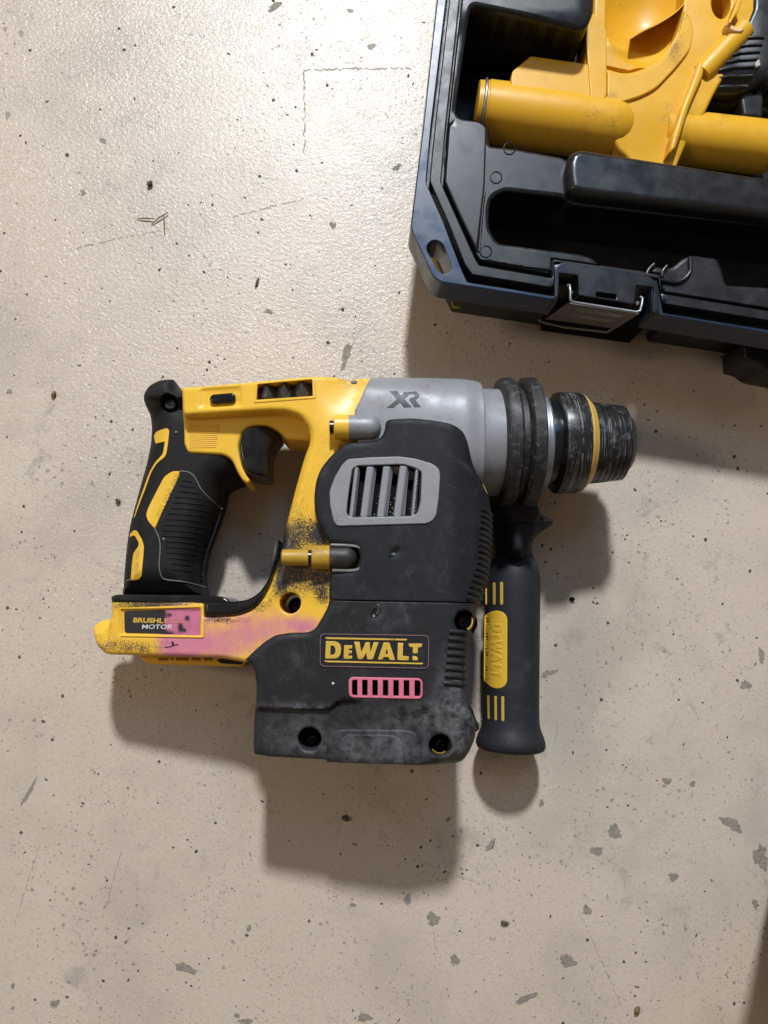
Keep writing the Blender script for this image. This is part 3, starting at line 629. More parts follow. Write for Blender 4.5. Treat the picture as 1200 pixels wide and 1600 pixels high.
# --- black side cover (upper) and motor cover (lower), one moulded skin with a parting line
upR = [(602.7, 659, 5), (610, 656.5, 4), (645, 656, 8), (677, 660.5, 10), (707, 667, 10), (723, 677, 8), (732, 690, 8), (744, 719, 12), (757, 746, 12), (768, 767, 10), (772.5, 783, 8), (774, 810, 10), (772, 858, 10), (768, 901, 10), (760, 925, 8), (754, 941, 4)]
loR = [(750, 955, 6), (746, 975, 8), (740, 988, 8), (734, 1010, 8), (731, 1060, 8), (729, 1098, 6), (741, 1124, 6), (744.5, 1140, 6), (743.5, 1156, 8), (738, 1177, 8), (727, 1193, 8), (713, 1196.5), (657, 1195.5), (510, 1193.5), (508, 1190), (417, 1187.5), (393, 1184, 4),
       (392, 1167), (394, 1117, 4), (398, 1100, 5), (398.5, 1073, 8), (395.5, 1050, 8), (388, 1037, 5), (380, 1032, 2), (395, 1017.5), (412, 1003), (428, 993, 6), (452, 989, 5), (480, 988.5, 6), (492, 983, 6), (503, 965), (512, 948, 4), (514, 937.5)]
upL = [(515, 905), (515, 893), (519, 891), (555, 891, 6), (563, 871, 6), (555, 853, 6), (517, 851), (511, 843, 5), (501, 826, 8), (493, 805, 10), (490, 778, 10), (493, 751, 10), (501, 730, 10), (517, 711, 10), (536, 695, 8), (546, 691, 3), (585, 690, 6), (597, 683, 6), (601, 672, 4)]
union = upR+loR+upL
def zC(px, py, X, Y):
    z = 82+.045*(px-415)
    z = z-3.4*ss(1106, 1112, py-ss(525, 508, px)*0+ss(510, 535, px)*14)*ss(575, 540, px)      # step down to the foot flange
    z = z-4*ss(1096, 1142, py)*ss(530, 580, px)                                        # rolled lower end
    z = z-9*ss(690, 768, px)*ss(1120, 1080, py)                                        # body turns away on the right
    z = z-1.2*G(px, py, 585, 957, 6, 7)-.8*G(px, py, 618, 863, 9, 5)
    z = z+.7*G(px, py, 725, 971, 24, 24)
    return z
rC = lambda px, py: 3.+8*ss(700, 748, px)*ss(1120, 1090, py)*ss(690, 730, py)+2*ss(715, 740, px)+9*ss(650, 720, px)*ss(1120, 1190, py)
dC = lambda px, py: 3.+12*ss(700, 748, px)*ss(1120, 1090, py)*ss(700, 760, py)+3*ss(715, 740, px)+12*ss(650, 720, px)*ss(1120, 1190, py)
kw = dict(r=rC, drop=dC, step=1.7, rnd=union, seam=.45)
vent_hole = [(553, 735, 4), (562, 729, 4), (628, 729), (655, 741, 4), (653, 785), (649, 803, 4), (641, 807), (549, 807), (543, 802, 3), (545, 775)]
upc, zuc = relief('side_cover', upR+[(720, 941.2), (514, 937)]+upL, 86, zC, m_blk, drill, zbot=50, holes=[vent_hole], hr=.4, **kw)
dst = {'dst': lambda px, py: G(px, py, 665, 1118, 75, 20, .9)+G(px, py, 705, 1085, 26, 60, .7)+G(px, py, 600, 1165, 110, 26, .45)+G(px, py, 470, 1150, 60, 40, .35)+G(px, py, 455, 1105, 55, 5, .9)+G(px, py, 720, 1160, 25, 35, .5)}
slot_hole = rect4(550, 1061, 654, 1087.5, 6)
loc_, zlc = relief('motor_cover', [(514, 938.6), (720, 942.6), (754, 942.5)]+loR[:-1], 86, zC, m_blkd, drill, zbot=2, holes=[slot_hole, circle(483, 1157, 18.5), circle(687, 1163, 17.5), circle(724, 970.5, 17)], hr=1.3, masks=dst, **kw)
relief('vent_shade_backing', [(535, 722), (665, 722), (665, 815), (535, 815)], 80, 81.5, m_void, upc, r=.1, zbot=60, step=10)  # near-black sheet behind the louvres, the shade of the depth put into its colour
relief('vent_shade_backing', rect4(546, 1056, 658, 1092, 3), 78, 79, m_void, loc_, r=.1, zbot=60, step=10)  # same for the slots: black backing painted in for shaded depth
screw(488, 1158, 70, 9, 62, m_dsteel); screw(690, 1164, 70, 10, 70, m_gloss); screw(727, 973, 70, 11, 74, m_dsteel)
tube('screw_ring', [W3(724+14*math.cos(t), 971+14*math.sin(t), 83) for t in np.linspace(-.5, 1.1, 10)], .0006, m_logo, loc_)
tube('screw_ring', [W3(687+14*math.cos(t), 1163+14*math.sin(t), 82) for t in np.linspace(.9, 2.6, 12)], .0005, m_dyel, loc_)
tube('cover_edge_line', on(lambda X, Y: np.maximum(zuc(X, Y), 60), rc([(723, 678.5), (731.5, 691), (743, 720), (756, 747), (766, 767)], 8, closed=False), .3, 84, 2), .0005, m_logo, upc, seg=5)
# grey vent plate and its louvres
zv = lambda p: (490+p[0]/5.4545, 690+p[1]/5.4545)
vp = [(290, 150), (480, 140), (720, 138), (860, 160), (1000, 205), (1058, 250), (1068, 310), (1055, 500), (1035, 640), (1000, 690), (950, 710), (200, 720), (170, 680), (140, 540), (135, 420), (180, 300), (240, 200)]
vh = [(330, 232), (375, 208), (760, 205), (860, 238), (915, 272), (905, 520), (880, 620), (830, 645), (320, 648), (280, 620), (285, 540), (310, 350)]
vent, zvp = overlay('vent_plate', [(*zv(p), 4) for p in vp], 88, zuc, .9, m_grey, upc, r=.6, step=1.3, holes=[[(*zv(p), 4) for p in vh]], sink=4, hr=.5)
for (t0, t1, b0, b1) in ((350, 400, 300, 354), (452, 540, 396, 488), (592, 680, 538, 630), (732, 815, 678, 776), (866, 902, 826, 868)):
    q = [zv((t0, 214)), zv((t1, 224)), zv((b1, 648)), zv((b0, 646))]
    (ax_, ay_), (bx, by) = zv(((t0+b0)/2, 430)), zv(((t1+b1)/2, 430))
    hw = (bx-ax_); sl = (b0-t0)/432.
    def zs_(px, py, X, Y, ax_=ax_, hw=hw, sl=sl):
        u = (px-(ax_+sl*(py-768.8)))/hw; return 82.2+.045*(px-415)-3.2*ss(.58, 1., u)-.4*ss(.2, 0., u)
    relief('louvre', [(x, y, 2) for x, y in q], 88, zs_, m_grey, vent, r=.4, drop=.5, zbot=76, step=.9)
V = []; Fc = []
for i in range(60):     # swarf caught behind the louvres
    px, py = rng.uniform(565, 650), rng.uniform(770, 806); s = rng.uniform(.5, 1.6); n0 = len(V)
    for t in range(5): V.append(W3(px+s*math.cos(t*1.256), py+s*math.sin(t*1.256), 81.7))
    V.append(W3(px, py, 82.3)); Fc += [(n0+5, n0+(t+1) % 5, n0+t) for t in range(5)]
sw = mesh('vent_debris', V, Fc, m_chip, vent, smooth=False); sw['kind'] = 'stuff'
# pink slotted vent
zq = lambda p: (490+p[0]/6, 970+p[1]/6)
sl = []
for x0, x1 in ((360, 410), (455, 505), (550, 600), (648, 697), (745, 795), (840, 892), (940, 995)):
    q = [zq((x0, 552)), zq((x1, 553)), zq((x1, 701)), zq((x0, 699))]
    sl.append([(x, y, 4 if (x0 == 360 and i in (0, 3)) or (x0 == 940 and i in (1, 2)) else .8) for i, (x, y) in enumerate(q)])
slv, _ = overlay('pink_vent', [(544.5, 1057.5, 9), (659, 1058.5, 9), (659, 1091, 9), (545, 1090, 9)], 88, zlc, .8, m_pink, loc_, r=.5, step=1.0, holes=sl, sink=3, hr=.3)
# name plate
pl, _ = overlay('name_plate', [(499, 990, 8), (669, 992, 8), (668, 1044, 8), (499, 1042, 8)], 88, zlc, .25, m_blk, loc_, r=.3, step=1.6)
overlay('name_plate_border', [(499.5, 990, 8), (669, 992, 8), (668.5, 1044, 8), (499.5, 1042, 8)], 88, zlc, .6, M('plate_border', (.16, .09, .11), .5, wear=1., wcol=(.5, .2, .28), var=.5, vs=300), pl, r=.2, step=1.3, hr=.15,
        holes=[[(501, 991.4, 7), (667.6, 993.4, 7), (667, 1042.6, 7), (501, 1040.6, 7)]])
LET = {'D': ([(115, 190), (210, 193, 20), (250, 215, 25), (260, 268, 25), (250, 325, 25), (220, 354, 20), (107, 357)], [[(160, 233), (190, 235, 12), (207, 268, 15), (200, 308, 12), (182, 320, 8), (156, 320)]]),
       'E': ([(287, 228), (363, 230), (362, 262), (330, 262), (329, 278), (358, 280), (356, 308), (327, 307), (326, 326), (362, 328), (360, 358), (280, 357)], []),
       'W': ([(380, 195), (430, 197), (447, 292), (488, 200), (525, 200), (532, 292), (562, 200), (608, 200), (555, 361), (500, 362), (492, 296), (462, 361), (415, 360)], []),
       'A': ([(655, 200), (708, 202), (762, 366), (708, 366), (700, 338), (657, 338), (645, 363), (600, 362)], [[(670, 308), (694, 308), (684, 258)]]),
       'L': ([(787, 203), (835, 205), (832, 325), (888, 330), (885, 368), (780, 366)], []),
       'T': ([(886, 210), (1010, 210), (1004, 246), (970, 246), (970, 304), (920, 302), (925, 246), (888, 242)], []),
       't': ([(922, 325), (955, 328), (970, 345), (972, 368), (918, 366)], []),
       'b': ([(113, 155), (870, 168), (868, 184), (113, 173)], []), 'B': ([(100, 374), (1015, 389), (1015, 404), (112, 391)], [])}
for k, (o_, hs) in LET.items():
    f = lambda p: (*zq(p[:2]), p[2]/6) if len(p) > 2 else zq(p)
    overlay('letter' if k not in 'bB' else 'plate_bar', [f(p) for p in o_], 88, zlc, .75, m_logo, pl, r=.2, step=1.2, holes=[[f(p) for p in x] for x in hs], hr=.15)
# moulded arch on the foot, gouges, torn edge, pin mark
overlay('foot_arch', [(510, 1193, 2), (512, 1152, 6), (524, 1139, 12), (640, 1138, 12), (655, 1147, 8), (658, 1194, 2)], 84, zlc, 1.3, m_blkd, loc_, r=1.2, step=1.6, masks={'dst': lambda px, py: .35+0*px})
overlay('foot_pad', [(529, 1193, 1), (531, 1156, 6), (542, 1146, 8), (616, 1146.5, 9), (628, 1156, 6), (632, 1193, 1)], 84, zlc, 1.9, m_blkd, loc_, r=.8, step=1.6, masks={'dst': lambda px, py: .5+0*px})
overlay('gouge', [(576, 963, 3), (580, 952, 3), (588, 943, 3), (594, 945, 2), (596, 954, 3), (590, 964, 3), (582, 967, 3)], 88, zlc, .25, m_gloss, loc_, r=.8, step=.8)
overlay('gouge', [(586, 949, 2), (594, 947, 2), (595, 956, 2), (588, 963, 2), (585, 956, 2)], 88, zlc, .7, m_sleeve, loc_, r=.6, step=.8)
overlay('gouge', [(605, 868, 2), (612, 855, 2), (622, 851, 2), (625, 857, 2), (616, 870, 2), (607, 873, 2)], 88, zuc, .2, m_gloss, upc, r=.6, step=.8)
overlay('pin_mark', circle(520.5, 1067.5, 2.1, 10), 86, zlc, .4, m_white, loc_, r=.2, step=.6)
tube('torn_rubber', [W3(731, 1104, 80), W3(734, 1112, 79), W3(738, 1124, 76), W3(744, 1134, 72), W3(747, 1139, 70)], [.0016, .002, .0019, .0016, .0008], m_blkd, loc_, seg=8)
tube('torn_rubber', [W3(744, 1127, 70), W3(748, 1131, 70), W3(747.5, 1138, 69), W3(744, 1142, 68)], .0006, m_line, loc_, seg=6)
for i in range(16):
    y = 797+i*9.1; xl = np.interp(y, [797, 850, 880, 905, 935], [748, 744, 741, 733, 722]); xr = np.interp(y, [797, 870, 905, 935], [771, 769, 764, 752])
    tube('edge_rib', on(zuc, [(xl, y), ((xl+xr)/2, y+3), (xr, y+9)], .35, 80, 5), .0015, m_blkd, upc, seg=6, flat=.8)  # dusty rubber, lighter than the cover, stands in for highlights on the ribs
for i in range(8):
    y = 986+i*11.3; xl = np.interp(y, [986, 1070], [699, 690]); xr = np.interp(y, [986, 1020, 1070], [737, 730, 727])
    tube('edge_rib', on(zlc, [(xl, y), ((xl+xr)/2, y+1.5), (xr, y+4)], .3, 86, 5), .0014, m_blkd, loc_, seg=6, flat=.7)

# --- side handle
HH = 22.2; kx = (H-HH/1000.)/F
hb = W3(797.5, 1172, HH); ht_ = W3(805, 800, HH); hax = (ht_-hb).normalized(); hl = (ht_-hb).length; kk = hl/372.
prof = [(1172, 40), (1171.5, 46), (1169, 50.5), (1164, 52.8), (1158, 52.5), (1150, 50), (1142, 46.5), (1134, 44), (1124, 42.8), (1100, 42.2), (1040, 41.8), (980, 41.6), (930, 41.4), (905, 41), (893, 39), (882, 35), (874, 31), (866, 27.5), (850, 26), (800, 26)]
hnd = lathe('side_handle', hb, hb+hax, [((1172-y)*kk, r*kx) for y, r in prof], m_hand, drill, seg=64, sharp=40)
def zh(X, Y):
    s = ((Y-hb.y)*hax.y+(X-hb.x)*hax.x); ypx = 1172-s/kk; rr = np.interp(-ypx, [-p[0] for p in prof], [p[1] for p in prof])*kx
    cx = hb.x+(Y-hb.y)*hax.x/hax.y; return HH+np.sqrt(np.maximum(rr**2-(X-cx)**2, 1e-8))*1000
overlay('handle_badge', capsule(778, 969, 777.5, 1062, 14.8, 10), 38, zh, .5, m_yelc, hnd, r=.5, step=1.0)
zbadge = lambda X, Y: zh(X, Y)+.5
# lettering on the badge reads down the handle
for k, (o_, hs) in LET.items():
    if k in 'tbB': continue
    if k == 'T': o_ = [(886, 205), (1012, 205), (1008, 240), (972, 240), (972, 366), (925, 366), (925, 240), (886, 240)]
    def f(p):
        u = (p[0]-107)/905.; v = (p[1]-192)/172.; q = (786.5-v*14.5, 974+u*86); return (*q, p[2]/12) if len(p) > 2 else q
    overlay('badge_letter', [f(p) for p in o_], 41, zbadge, .35, m_yelc, hnd, r=.25, step=.8, holes=[[f(p) for p in x] for x in hs], hr=.1)
for y0, y1, xs in ((911, 943, (766.5, 775.2, 784.8)), (1090, 1125, (767, 776, 785.8))):
    for i, x in enumerate(xs): overlay('handle_stripe', capsule(x, y0, x, y1, (1.3, 1.7, 2.1)[i], 4), 38, zh, .25, m_logo, hnd, r=.15, step=1.0)
grd, _ = relief('handle_guard', [(782, 800), (836, 800), (848, 806, 6), (860, 813, 4), (863, 819, 3), (852, 827, 6), (839, 836, 6), (830, 848, 6), (825, 866, 4), (808, 876, 4), (790, 868, 4), (783, 845)], 34, 48, m_blk, drill, r=7, drop=14, zbot=10, step=1.6)
relief('clamp_band', [(779, 740), (838, 740), (840, 790), (846, 806, 6), (838, 822, 8), (790, 822, 8), (776, 800)], 44, 52, m_blk, drill, r=5, drop=8, zbot=14, step=2.2)

# ================================================================ CARRYING CASE
case = thing('tool_case', 'open black plastic tool case with a blue-black rim and steel latch, at the top right', 'case', W3(1100, 200, 0))
RZ = 75.
outer = [(727, -400, 30), (683, 0), (661, 200), (641.5, 357, 8), (677, 433, 10), (690, 441, 6), (748, 450), (871, 469.5), (874, 428), (900, 431), (1000, 446), (1018, 449), (1018, 490), (1200, 521), (1500, 572, 40), (1560, 500, 40), (1620, -260, 40), (1560, -330, 40), (790, -440, 30)]
gro = [(741, -380, 20), (697, 0), (673, 200), (665.5, 285, 4), (692, 345), (720, 418), (730, 441, 3), (800, 452), (866, 463), (866, 412), (1027, 438), (1036, 489), (1200, 515.5), (1495, 560, 30), (1550, 490, 30), (1610, -260, 30), (1550, -325, 30), (790, -430, 20)]
gri = [(747, -375, 20), (703, 0), (680, 200), (672, 282, 4), (699, 342), (727, 412), (738, 428, 3), (800, 438), (866, 449), (866, 408), (1030, 434), (1036, 473), (1200, 499.5), (1490, 546, 30), (1540, 480, 30), (1600, -258, 30), (1540, -318, 30), (800, -422, 20)]
gin = [(760, -365, 20), (718, 0), (696, 200), (689, 284, 4), (712, 335), (742, 402), (749, 414, 3), (800, 423), (864, 434), (864, 404), (1032, 428), (1034, 458), (1200, 485), (1480, 530, 30), (1530, 470, 30), (1590, -255, 30), (1530, -312, 30), (810, -412, 20)]
tro = [(765, -360, 20), (722, 0), (700, 200), (693.5, 284, 4), (716, 332), (745.5, 398), (753, 407, 3), (800, 416), (862, 427), (862, 402), (1034, 426), (1036, 454), (1200, 480), (1476, 525, 30), (1526, 466, 30), (1584, -250, 30), (1524, -308, 30), (815, -405, 20)]
slot = [(667, 391, 4), (667, 383, 5), (674, 375.5, 5), (684, 375, 5), (693, 382, 5), (705, 413, 5), (704.5, 423, 5), (697, 428.5, 5), (689, 427, 5), (680, 414)]
cw = dict(step=4.0)
cw['step'] = 3.0
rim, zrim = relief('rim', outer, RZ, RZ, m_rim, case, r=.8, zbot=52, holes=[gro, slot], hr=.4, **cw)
relief('rim_seal', gri, RZ, RZ-.6, m_case, case, r=.5, zbot=60, holes=[gin], hr=.5, **cw)
relief('seal_groove', [(x, y) for x, y, *_ in gro], 66, 64, m_case, case, r=.2, zbot=58, holes=[[(x, y) for x, y, *_ in tro]], hr=0, **cw)
lshell = [(705, 487, 2), (686, 446, 4), (676, 330, 4), (745, -280, 30), (1500, -200, 30), (1440, 590, 20), (1160, 556), (1012, 533.5), (1000, 500), (868, 478), (858, 510)]
relief('lower_shell', lshell, 0, 66, m_case, case, r=.5, zbot=0, step=8, holes=[[wpx(p, 71, 0) for p in rc(tro)]], hr=0)
pockA = [(738, 13, 6), (733, 24, 5), (712.5, 168, 8), (718, 181, 5), (750, 187, 8), (764, 196, 6), (766, 225, 4), (810, 230), (878, 243), (892, 250), (1200, 292), (1470, 330, 10), (1540, -200, 10), (935, -270, 10), (927, 20, 8), (918, 42, 8), (905, 47, 6)]
pockB = [(765, 322, 8), (770, 306, 8), (789, 296, 6), (881, 306, 4), (893, 318, 4), (1200, 352), (1440, 388, 10), (1430, 470, 10), (1200, 447), (1150, 444, 6), (1137, 443, 4), (1131, 420, 4), (1123, 402, 5), (1082, 396, 5), (1068, 402, 4), (1050, 417, 6), (1022, 414, 4), (1005, 424), (942, 417, 5), (929, 402, 6), (910, 395, 6), (779, 378, 8), (765, 356, 8)]
def ztray(px, py, X, Y): return 70+4.5*ss(60, 20, py)*ss(950, 900, px)
tray, ztr = relief('tray', tro, 71, ztray, m_case, case, r=.8, zbot=50, holes=[pockA, pockB], hr=2.2, step=2.6)
# pocket walls and floors
def pocket(poly, z1, z0):
    q = rc(poly); a = np.array(q); X, Y = wpt(a[:, 0], a[:, 1], 71); n = len(X)
    cx, cy = X.mean(), Y.mean(); V = []
    for z, s in ((z1, 1.), (z0+4, 1.), (z0, .985)):
        for x, y in zip(X, Y): V.append((cx+(x-cx)*s, cy+(y-cy)*s, z/1000.))
    Fc = []
    for l in range(2):
        for i in range(n): j = (i+1) % n; Fc.append((l*n+j, l*n+i, (l+1)*n+i, (l+1)*n+j))
    Fc.append(tuple(2*n+i for i in range(n)))
    o = mesh('tray_pocket', V, Fc, m_case, tray, sharp=50)
    bm = bmesh.new(); bm.from_mesh(o.data); bmesh.ops.triangulate(bm, faces=[f for f in bm.faces if len(f.verts) > 4]); bm.to_mesh(o.data); bm.free()
pocket(pockA, 69, 14); pocket(pockB, 69, 24)
relief('tray_ledge', [(702, 190), (714, 181, 6), (722, 186, 4), (750, 189, 8), (761, 198, 6), (758, 290), (746, 392, 3), (717, 332), (695, 283)], 73, 72.6, m_case, tray, r=1.2, zbot=66, step=3)
relief('tray_ridge', [(884, 262, 8), (889, 240, 8), (906, 232, 8), (1200, 278), (1470, 316, 8), (1462, 376, 8), (1200, 341), (906, 306, 10), (888, 300, 8)], 78, 80, m_caseg, tray, r=5, drop=6, zbot=60, step=2.2, sharp=60)
tube('tray_lip', on(ztr, rc([(752, 404), (800, 412), (862, 421)], 2, closed=False), .3, 71, 6), .0011, m_caseg, tray)
tube('tray_lip', on(ztr, [(757, 300), (748, 392)], .2, 71, 6), .0009, m_case, tray)
for q in ((796, 232), (775, 277), (759, 393)): tube('mould_mark', [W3(q[0]+9*math.cos(t), q[1]+9*math.sin(t), 70.2) for t in np.linspace(0, 6.28, 22)], .00035, m_caseg, tray, seg=5)
for q in ([(1010, 428), (1014, 420), (1022, 413)], [(1034, 433), (1035, 423), (1042, 416)], [(1078, 402), (1079, 425), (1070, 436), (1058, 442), (1030, 437)]):
    tube('tray_bead', [W3(x, y, 71) for x, y in rc(q, 6, closed=False)], .0013, m_caseg, tray, seg=8)
# latch
lp, _ = relief('latch_bracket', [(866, 469), (866, 420, 4), (873, 412, 5), (884, 409.5, 4), (992, 427), (1016, 433, 6), (1026, 441, 6), (1029, 452), (1030, 491), (1019, 491), (1021, 449.5), (994, 446), (991, 476, 3), (904, 462, 3), (903, 431), (874, 427), (872, 469)], 76, 76.5, m_caseg, case, r=.7, zbot=62, step=2.2,
       holes=[[(931, 456), (963, 460.5), (963, 468), (931, 464)]], hr=.3)
def sheet(name, q, m, parent, n=12, th=.0008, emb=None):
    """thin formed sheet between four corners (px,py,z): tl,tr,br,bl"""
    c = [W3(*p) for p in q]; V = []; Fc = []
    nr = ((c[1]-c[0]).cross(c[3]-c[0])).normalized()
    for j in range(n+1):
        for i in range(n+1):
            u, v = i/n, j/n; p = (c[0]*(1-u)+c[1]*u)*(1-v)+(c[3]*(1-u)+c[2]*u)*v
            e = emb(u, v) if emb else 0; V.append(p+nr*e)
    k = len(V); V += [v-nr*th for v in V[:k]]; N = n+1
    for j in range(n):
        for i in range(n):
            a = j*N+i; Fc.append((a, a+1, a+N+1, a+N)); Fc.append((k+a+N, k+a+N+1, k+a+1, k+a))
    for i in range(n):
        for (a, b) in ((i, i+1), (n*N+i+1, n*N+i), ((i+1)*N, i*N), (i*N+n, (i+1)*N+n)): Fc.append((b, a, k+a, k+b))
    o = mesh(name, V, Fc, m, parent); bm = bmesh.new(); bm.from_mesh(o.data); bmesh.ops.recalc_face_normals(bm, faces=bm.faces); bm.to_mesh(o.data); bm.free(); return o
emb = lambda u, v: -.0012*((math.exp(-((v-.28)/.06)**2))*(1 if .2 < u < .85 else 0)+(math.exp(-((v-.62)/.06)**2))*(1 if .2 < u < .8 else 0))
lt = sheet('latch', [(889, 472, 73), (999, 488.5, 73), (962, 512, 44), (853, 497, 44)], m_latch, case, n=24, emb=emb)
tube('latch_lip', [W3(*p) for p in [(842, 499, 40), (846, 503, 40), (880, 511, 40), (948, 519, 40), (955, 515, 42), (964, 507, 46)]], .0009, m_latch, lt, seg=8)
tube('latch_edge', [W3(*p) for p in [(887, 446, 74), (890, 445, 75), (891, 455, 76), (891, 468, 76), (895, 472, 75.5), (940, 479, 75.5), (993, 487.5, 75.5), (1000, 486, 76), (1003, 475, 76), (1004, 466, 75), (1001, 464, 74)]], .0008, m_dull, lt, seg=8)
for p in ((892.5, 457.5), (996, 474)): lathe('latch_pivot', W3(*p, 70), W3(*p, 78), [(0, .0014), (.005, .0014), (.006, .0008)], m_steel, lt, seg=12)
relief('latch_shade_filler', [(866, 474), (1016, 494), (1012, 508), (864, 487)], 36, 40, m_void, case, r=.4, zbot=2, step=6)  # solid near-black filler, colour stands in for shade behind the latch
relief('front_lug', [(1150, 543, 3), (1163, 542, 3), (1300, 566), (1300, 610), (1182, 585, 6), (1170, 575, 6), (1152, 570)], 20, 30, m_case, case, r=2, zbot=0, step=3)
sheet('corner_sticker', [(705, 471, 12), (730, 476, 12), (728, 481, 8), (708, 480, 8)], m_sticker, case, n=2)
sheet('corner_sticker', [(670, 394, 20), (674, 393, 20), (691, 430, 20), (688, 430, 20)], m_sticker, case, n=2)

# ================================================================ YELLOW ATTACHMENT IN THE CASE
ext = thing('dust_attachment', 'scuffed yellow tube-shaped plastic dust attachment lying in the open black case', 'tool attachment', W3(1000, 150, 14))
zpk = lambda px, py: G(px, py, 1020, 210, 60, 32, .62)
nob = lambda px, py: px*0
def cylpx(name, x0, y0, x1, y1, prof, zc, m, seg=48, **k):
    a = W3(x0, y0, zc); b = W3(x1, y1, zc); L_ = (b-a).length; s = (H-zc/1000.)/F
    return lathe(name, a, b, [(t*L_, r*s) for t, r in prof], m, ext, seg=seg, **k)
dome = [(1-.19+.19*math.sin(t), 51*math.cos(t)) for t in np.linspace(0, 1.5, 8)]
cylpx('dust_tube', 742, 172, 994, 208, [(0, 44), (.004, 46), (.06, 47), (.065, 49), (.4, 51)]+dome, 33, m_ext, sharp=50)
cylpx('outlet_tube', 1030, 212, 1203, 232, [(0, 43), (.9, 44), (.97, 43), (1, 39)], 32, m_ext)
ws = W3(752, 175, 33); s_ = (H-.033)/F; axd = (W3(994, 208, 33)-W3(742, 172, 33)).normalized(); ud = axd.cross(Vector((0, 0, 1))).normalized(); wd = ud.cross(axd)
tube('wire_clip', [ws+(ud*math.cos(t)+wd*math.sin(t))*s_*49.5 for t in np.linspace(-.3, 3.6, 28)], .0011, m_steel, ext, seg=8)
mk = {'pink': zpk, 'blk': nob}
relief('tube_block', [(797, 129, 2), (799, 116, 3), (828, 92, 3), (912, 104, 2), (938, 112), (945, 165), (800, 165)], 48, 51, m_ext, ext, r=.8, zbot=30, step=3)
bowl = [(948, -200), (1066, -200), (1067, 15, 8), (1057, 55, 14), (1036, 88, 14), (1008, 108, 14), (975, 117, 14), (946, 108, 4)]
body, zbd = relief('extractor_body', [(912, 103), (926, 30), (935, -200), (1200, -240), (1178, 30, 10), (1160, 62, 8), (1148, 92, 8), (1116, 146, 8), (1097, 186, 8), (1082, 205, 4), (1062, 255), (1050, 285), (1000, 270), (985, 240), (968, 228, 12), (938, 160)],
    48, lambda px, py, X, Y: 49-6*ss(160, 260, py)+2*ss(1040, 1120, px)*ss(120, 60, py), m_ext, ext, r=2.2, zbot=20, step=2.4, holes=[bowl, circle(1124, 8, 15, 20, 26)], hr=1.2)
relief('bowl_floor', [(936, -210), (1080, -210), (1075, 30), (1050, 85), (1015, 115), (975, 126), (938, 118)], 36, lambda px, py, X, Y: 25+np.minimum(21., 21*(((px-1003)/72.)**2+((py-25)/98.)**2))+5*G(px, py, 985, 85, 34, 12), m_ext, ext, r=.5, zbot=20, step=2)
fin = [(985, 60), (1000, 50), (1030, 36), (1055, 20), (1069, 6)]
V = []; Fc = []
for i, (x, y) in enumerate(rc(fin, 12, closed=False)):
    for z, th in ((50, -1.0), (50, 1.0), (26, 1.6), (26, -1.6)): V.append(W3(x, y+th*1.2, z))
n = len(V)//4
for i in range(n-1):
    for k in range(4): Fc.append((4*i+k, 4*i+(k+1) % 4, 4*i+4+(k+1) % 4, 4*i+4+k))
Fc += [(3, 2, 1, 0), tuple(4*(n-1)+k for k in range(4))]
mesh('bowl_fin', V, Fc, m_ext, ext)
relief('bowl_rim', [(1069, 16, 4), (1079, 30, 6), (1083, 52, 8), (1077, 80, 10), (1056, 106, 10), (1024, 140, 12), (998, 153, 10), (966, 162, 8), (948, 157), (948, 112), (976, 121, 14), (1010, 112, 14), (1039, 91, 14), (1060, 57, 14)], 50, 51.2, m_extw, ext, r=1., zbot=44, step=2.0, masks={'pink': nob, 'blk': lambda px, py: G(px, py, 1052, 78, 16, 32, .52)+G(px, py, 955, 150, 14, 7, .45)})
relief('bowl_post', [(918, 20), (932, 28, 4), (947, 50, 4), (947, 150, 4), (938, 170), (922, 165), (914, 60)], 50, 52, m_ext, ext, r=1., zbot=30, step=2.2)
relief('side_wall', [(1089, 98, 6), (1097, 106, 5), (1096, 122, 5), (1088, 140), (1074, 172), (1060, 215), (1052, 238, 4), (1042, 244, 3), (1046, 220), (1062, 170), (1078, 130)], 50, 54, m_ext, ext, r=2.2, zbot=28, step=1.8)
a = W3(1164, 45, 48); b = W3(1094, 118, 47); L_ = (b-a).length; s = (H-.048)/F
lathe('conduit', a, b, [(0, 10*s), (.002, 21*s), (L_*.9, 20*s), (L_, 18*s)], m_ext, ext, seg=32)
relief('conduit_flange', [(1128, 45, 2), (1134, 45, 2), (1146, 51, 2), (1158, 53, 2), (1153, 58, 2), (1142, 57, 2), (1131, 51, 2)], 52, 57, M('pale_rubbed_plastic', (.74, .50, .22), .5), ext, r=.8, zbot=48, step=1.4)
relief('conduit_rib', [(1149, 4, 3), (1156, 8, 3), (1150, 24, 3), (1141, 36, 3), (1137, 44, 2), (1134, 42, 2), (1140, 28, 3)], 56, 60, m_ext, ext, r=.8, zbot=46, step=1.4)

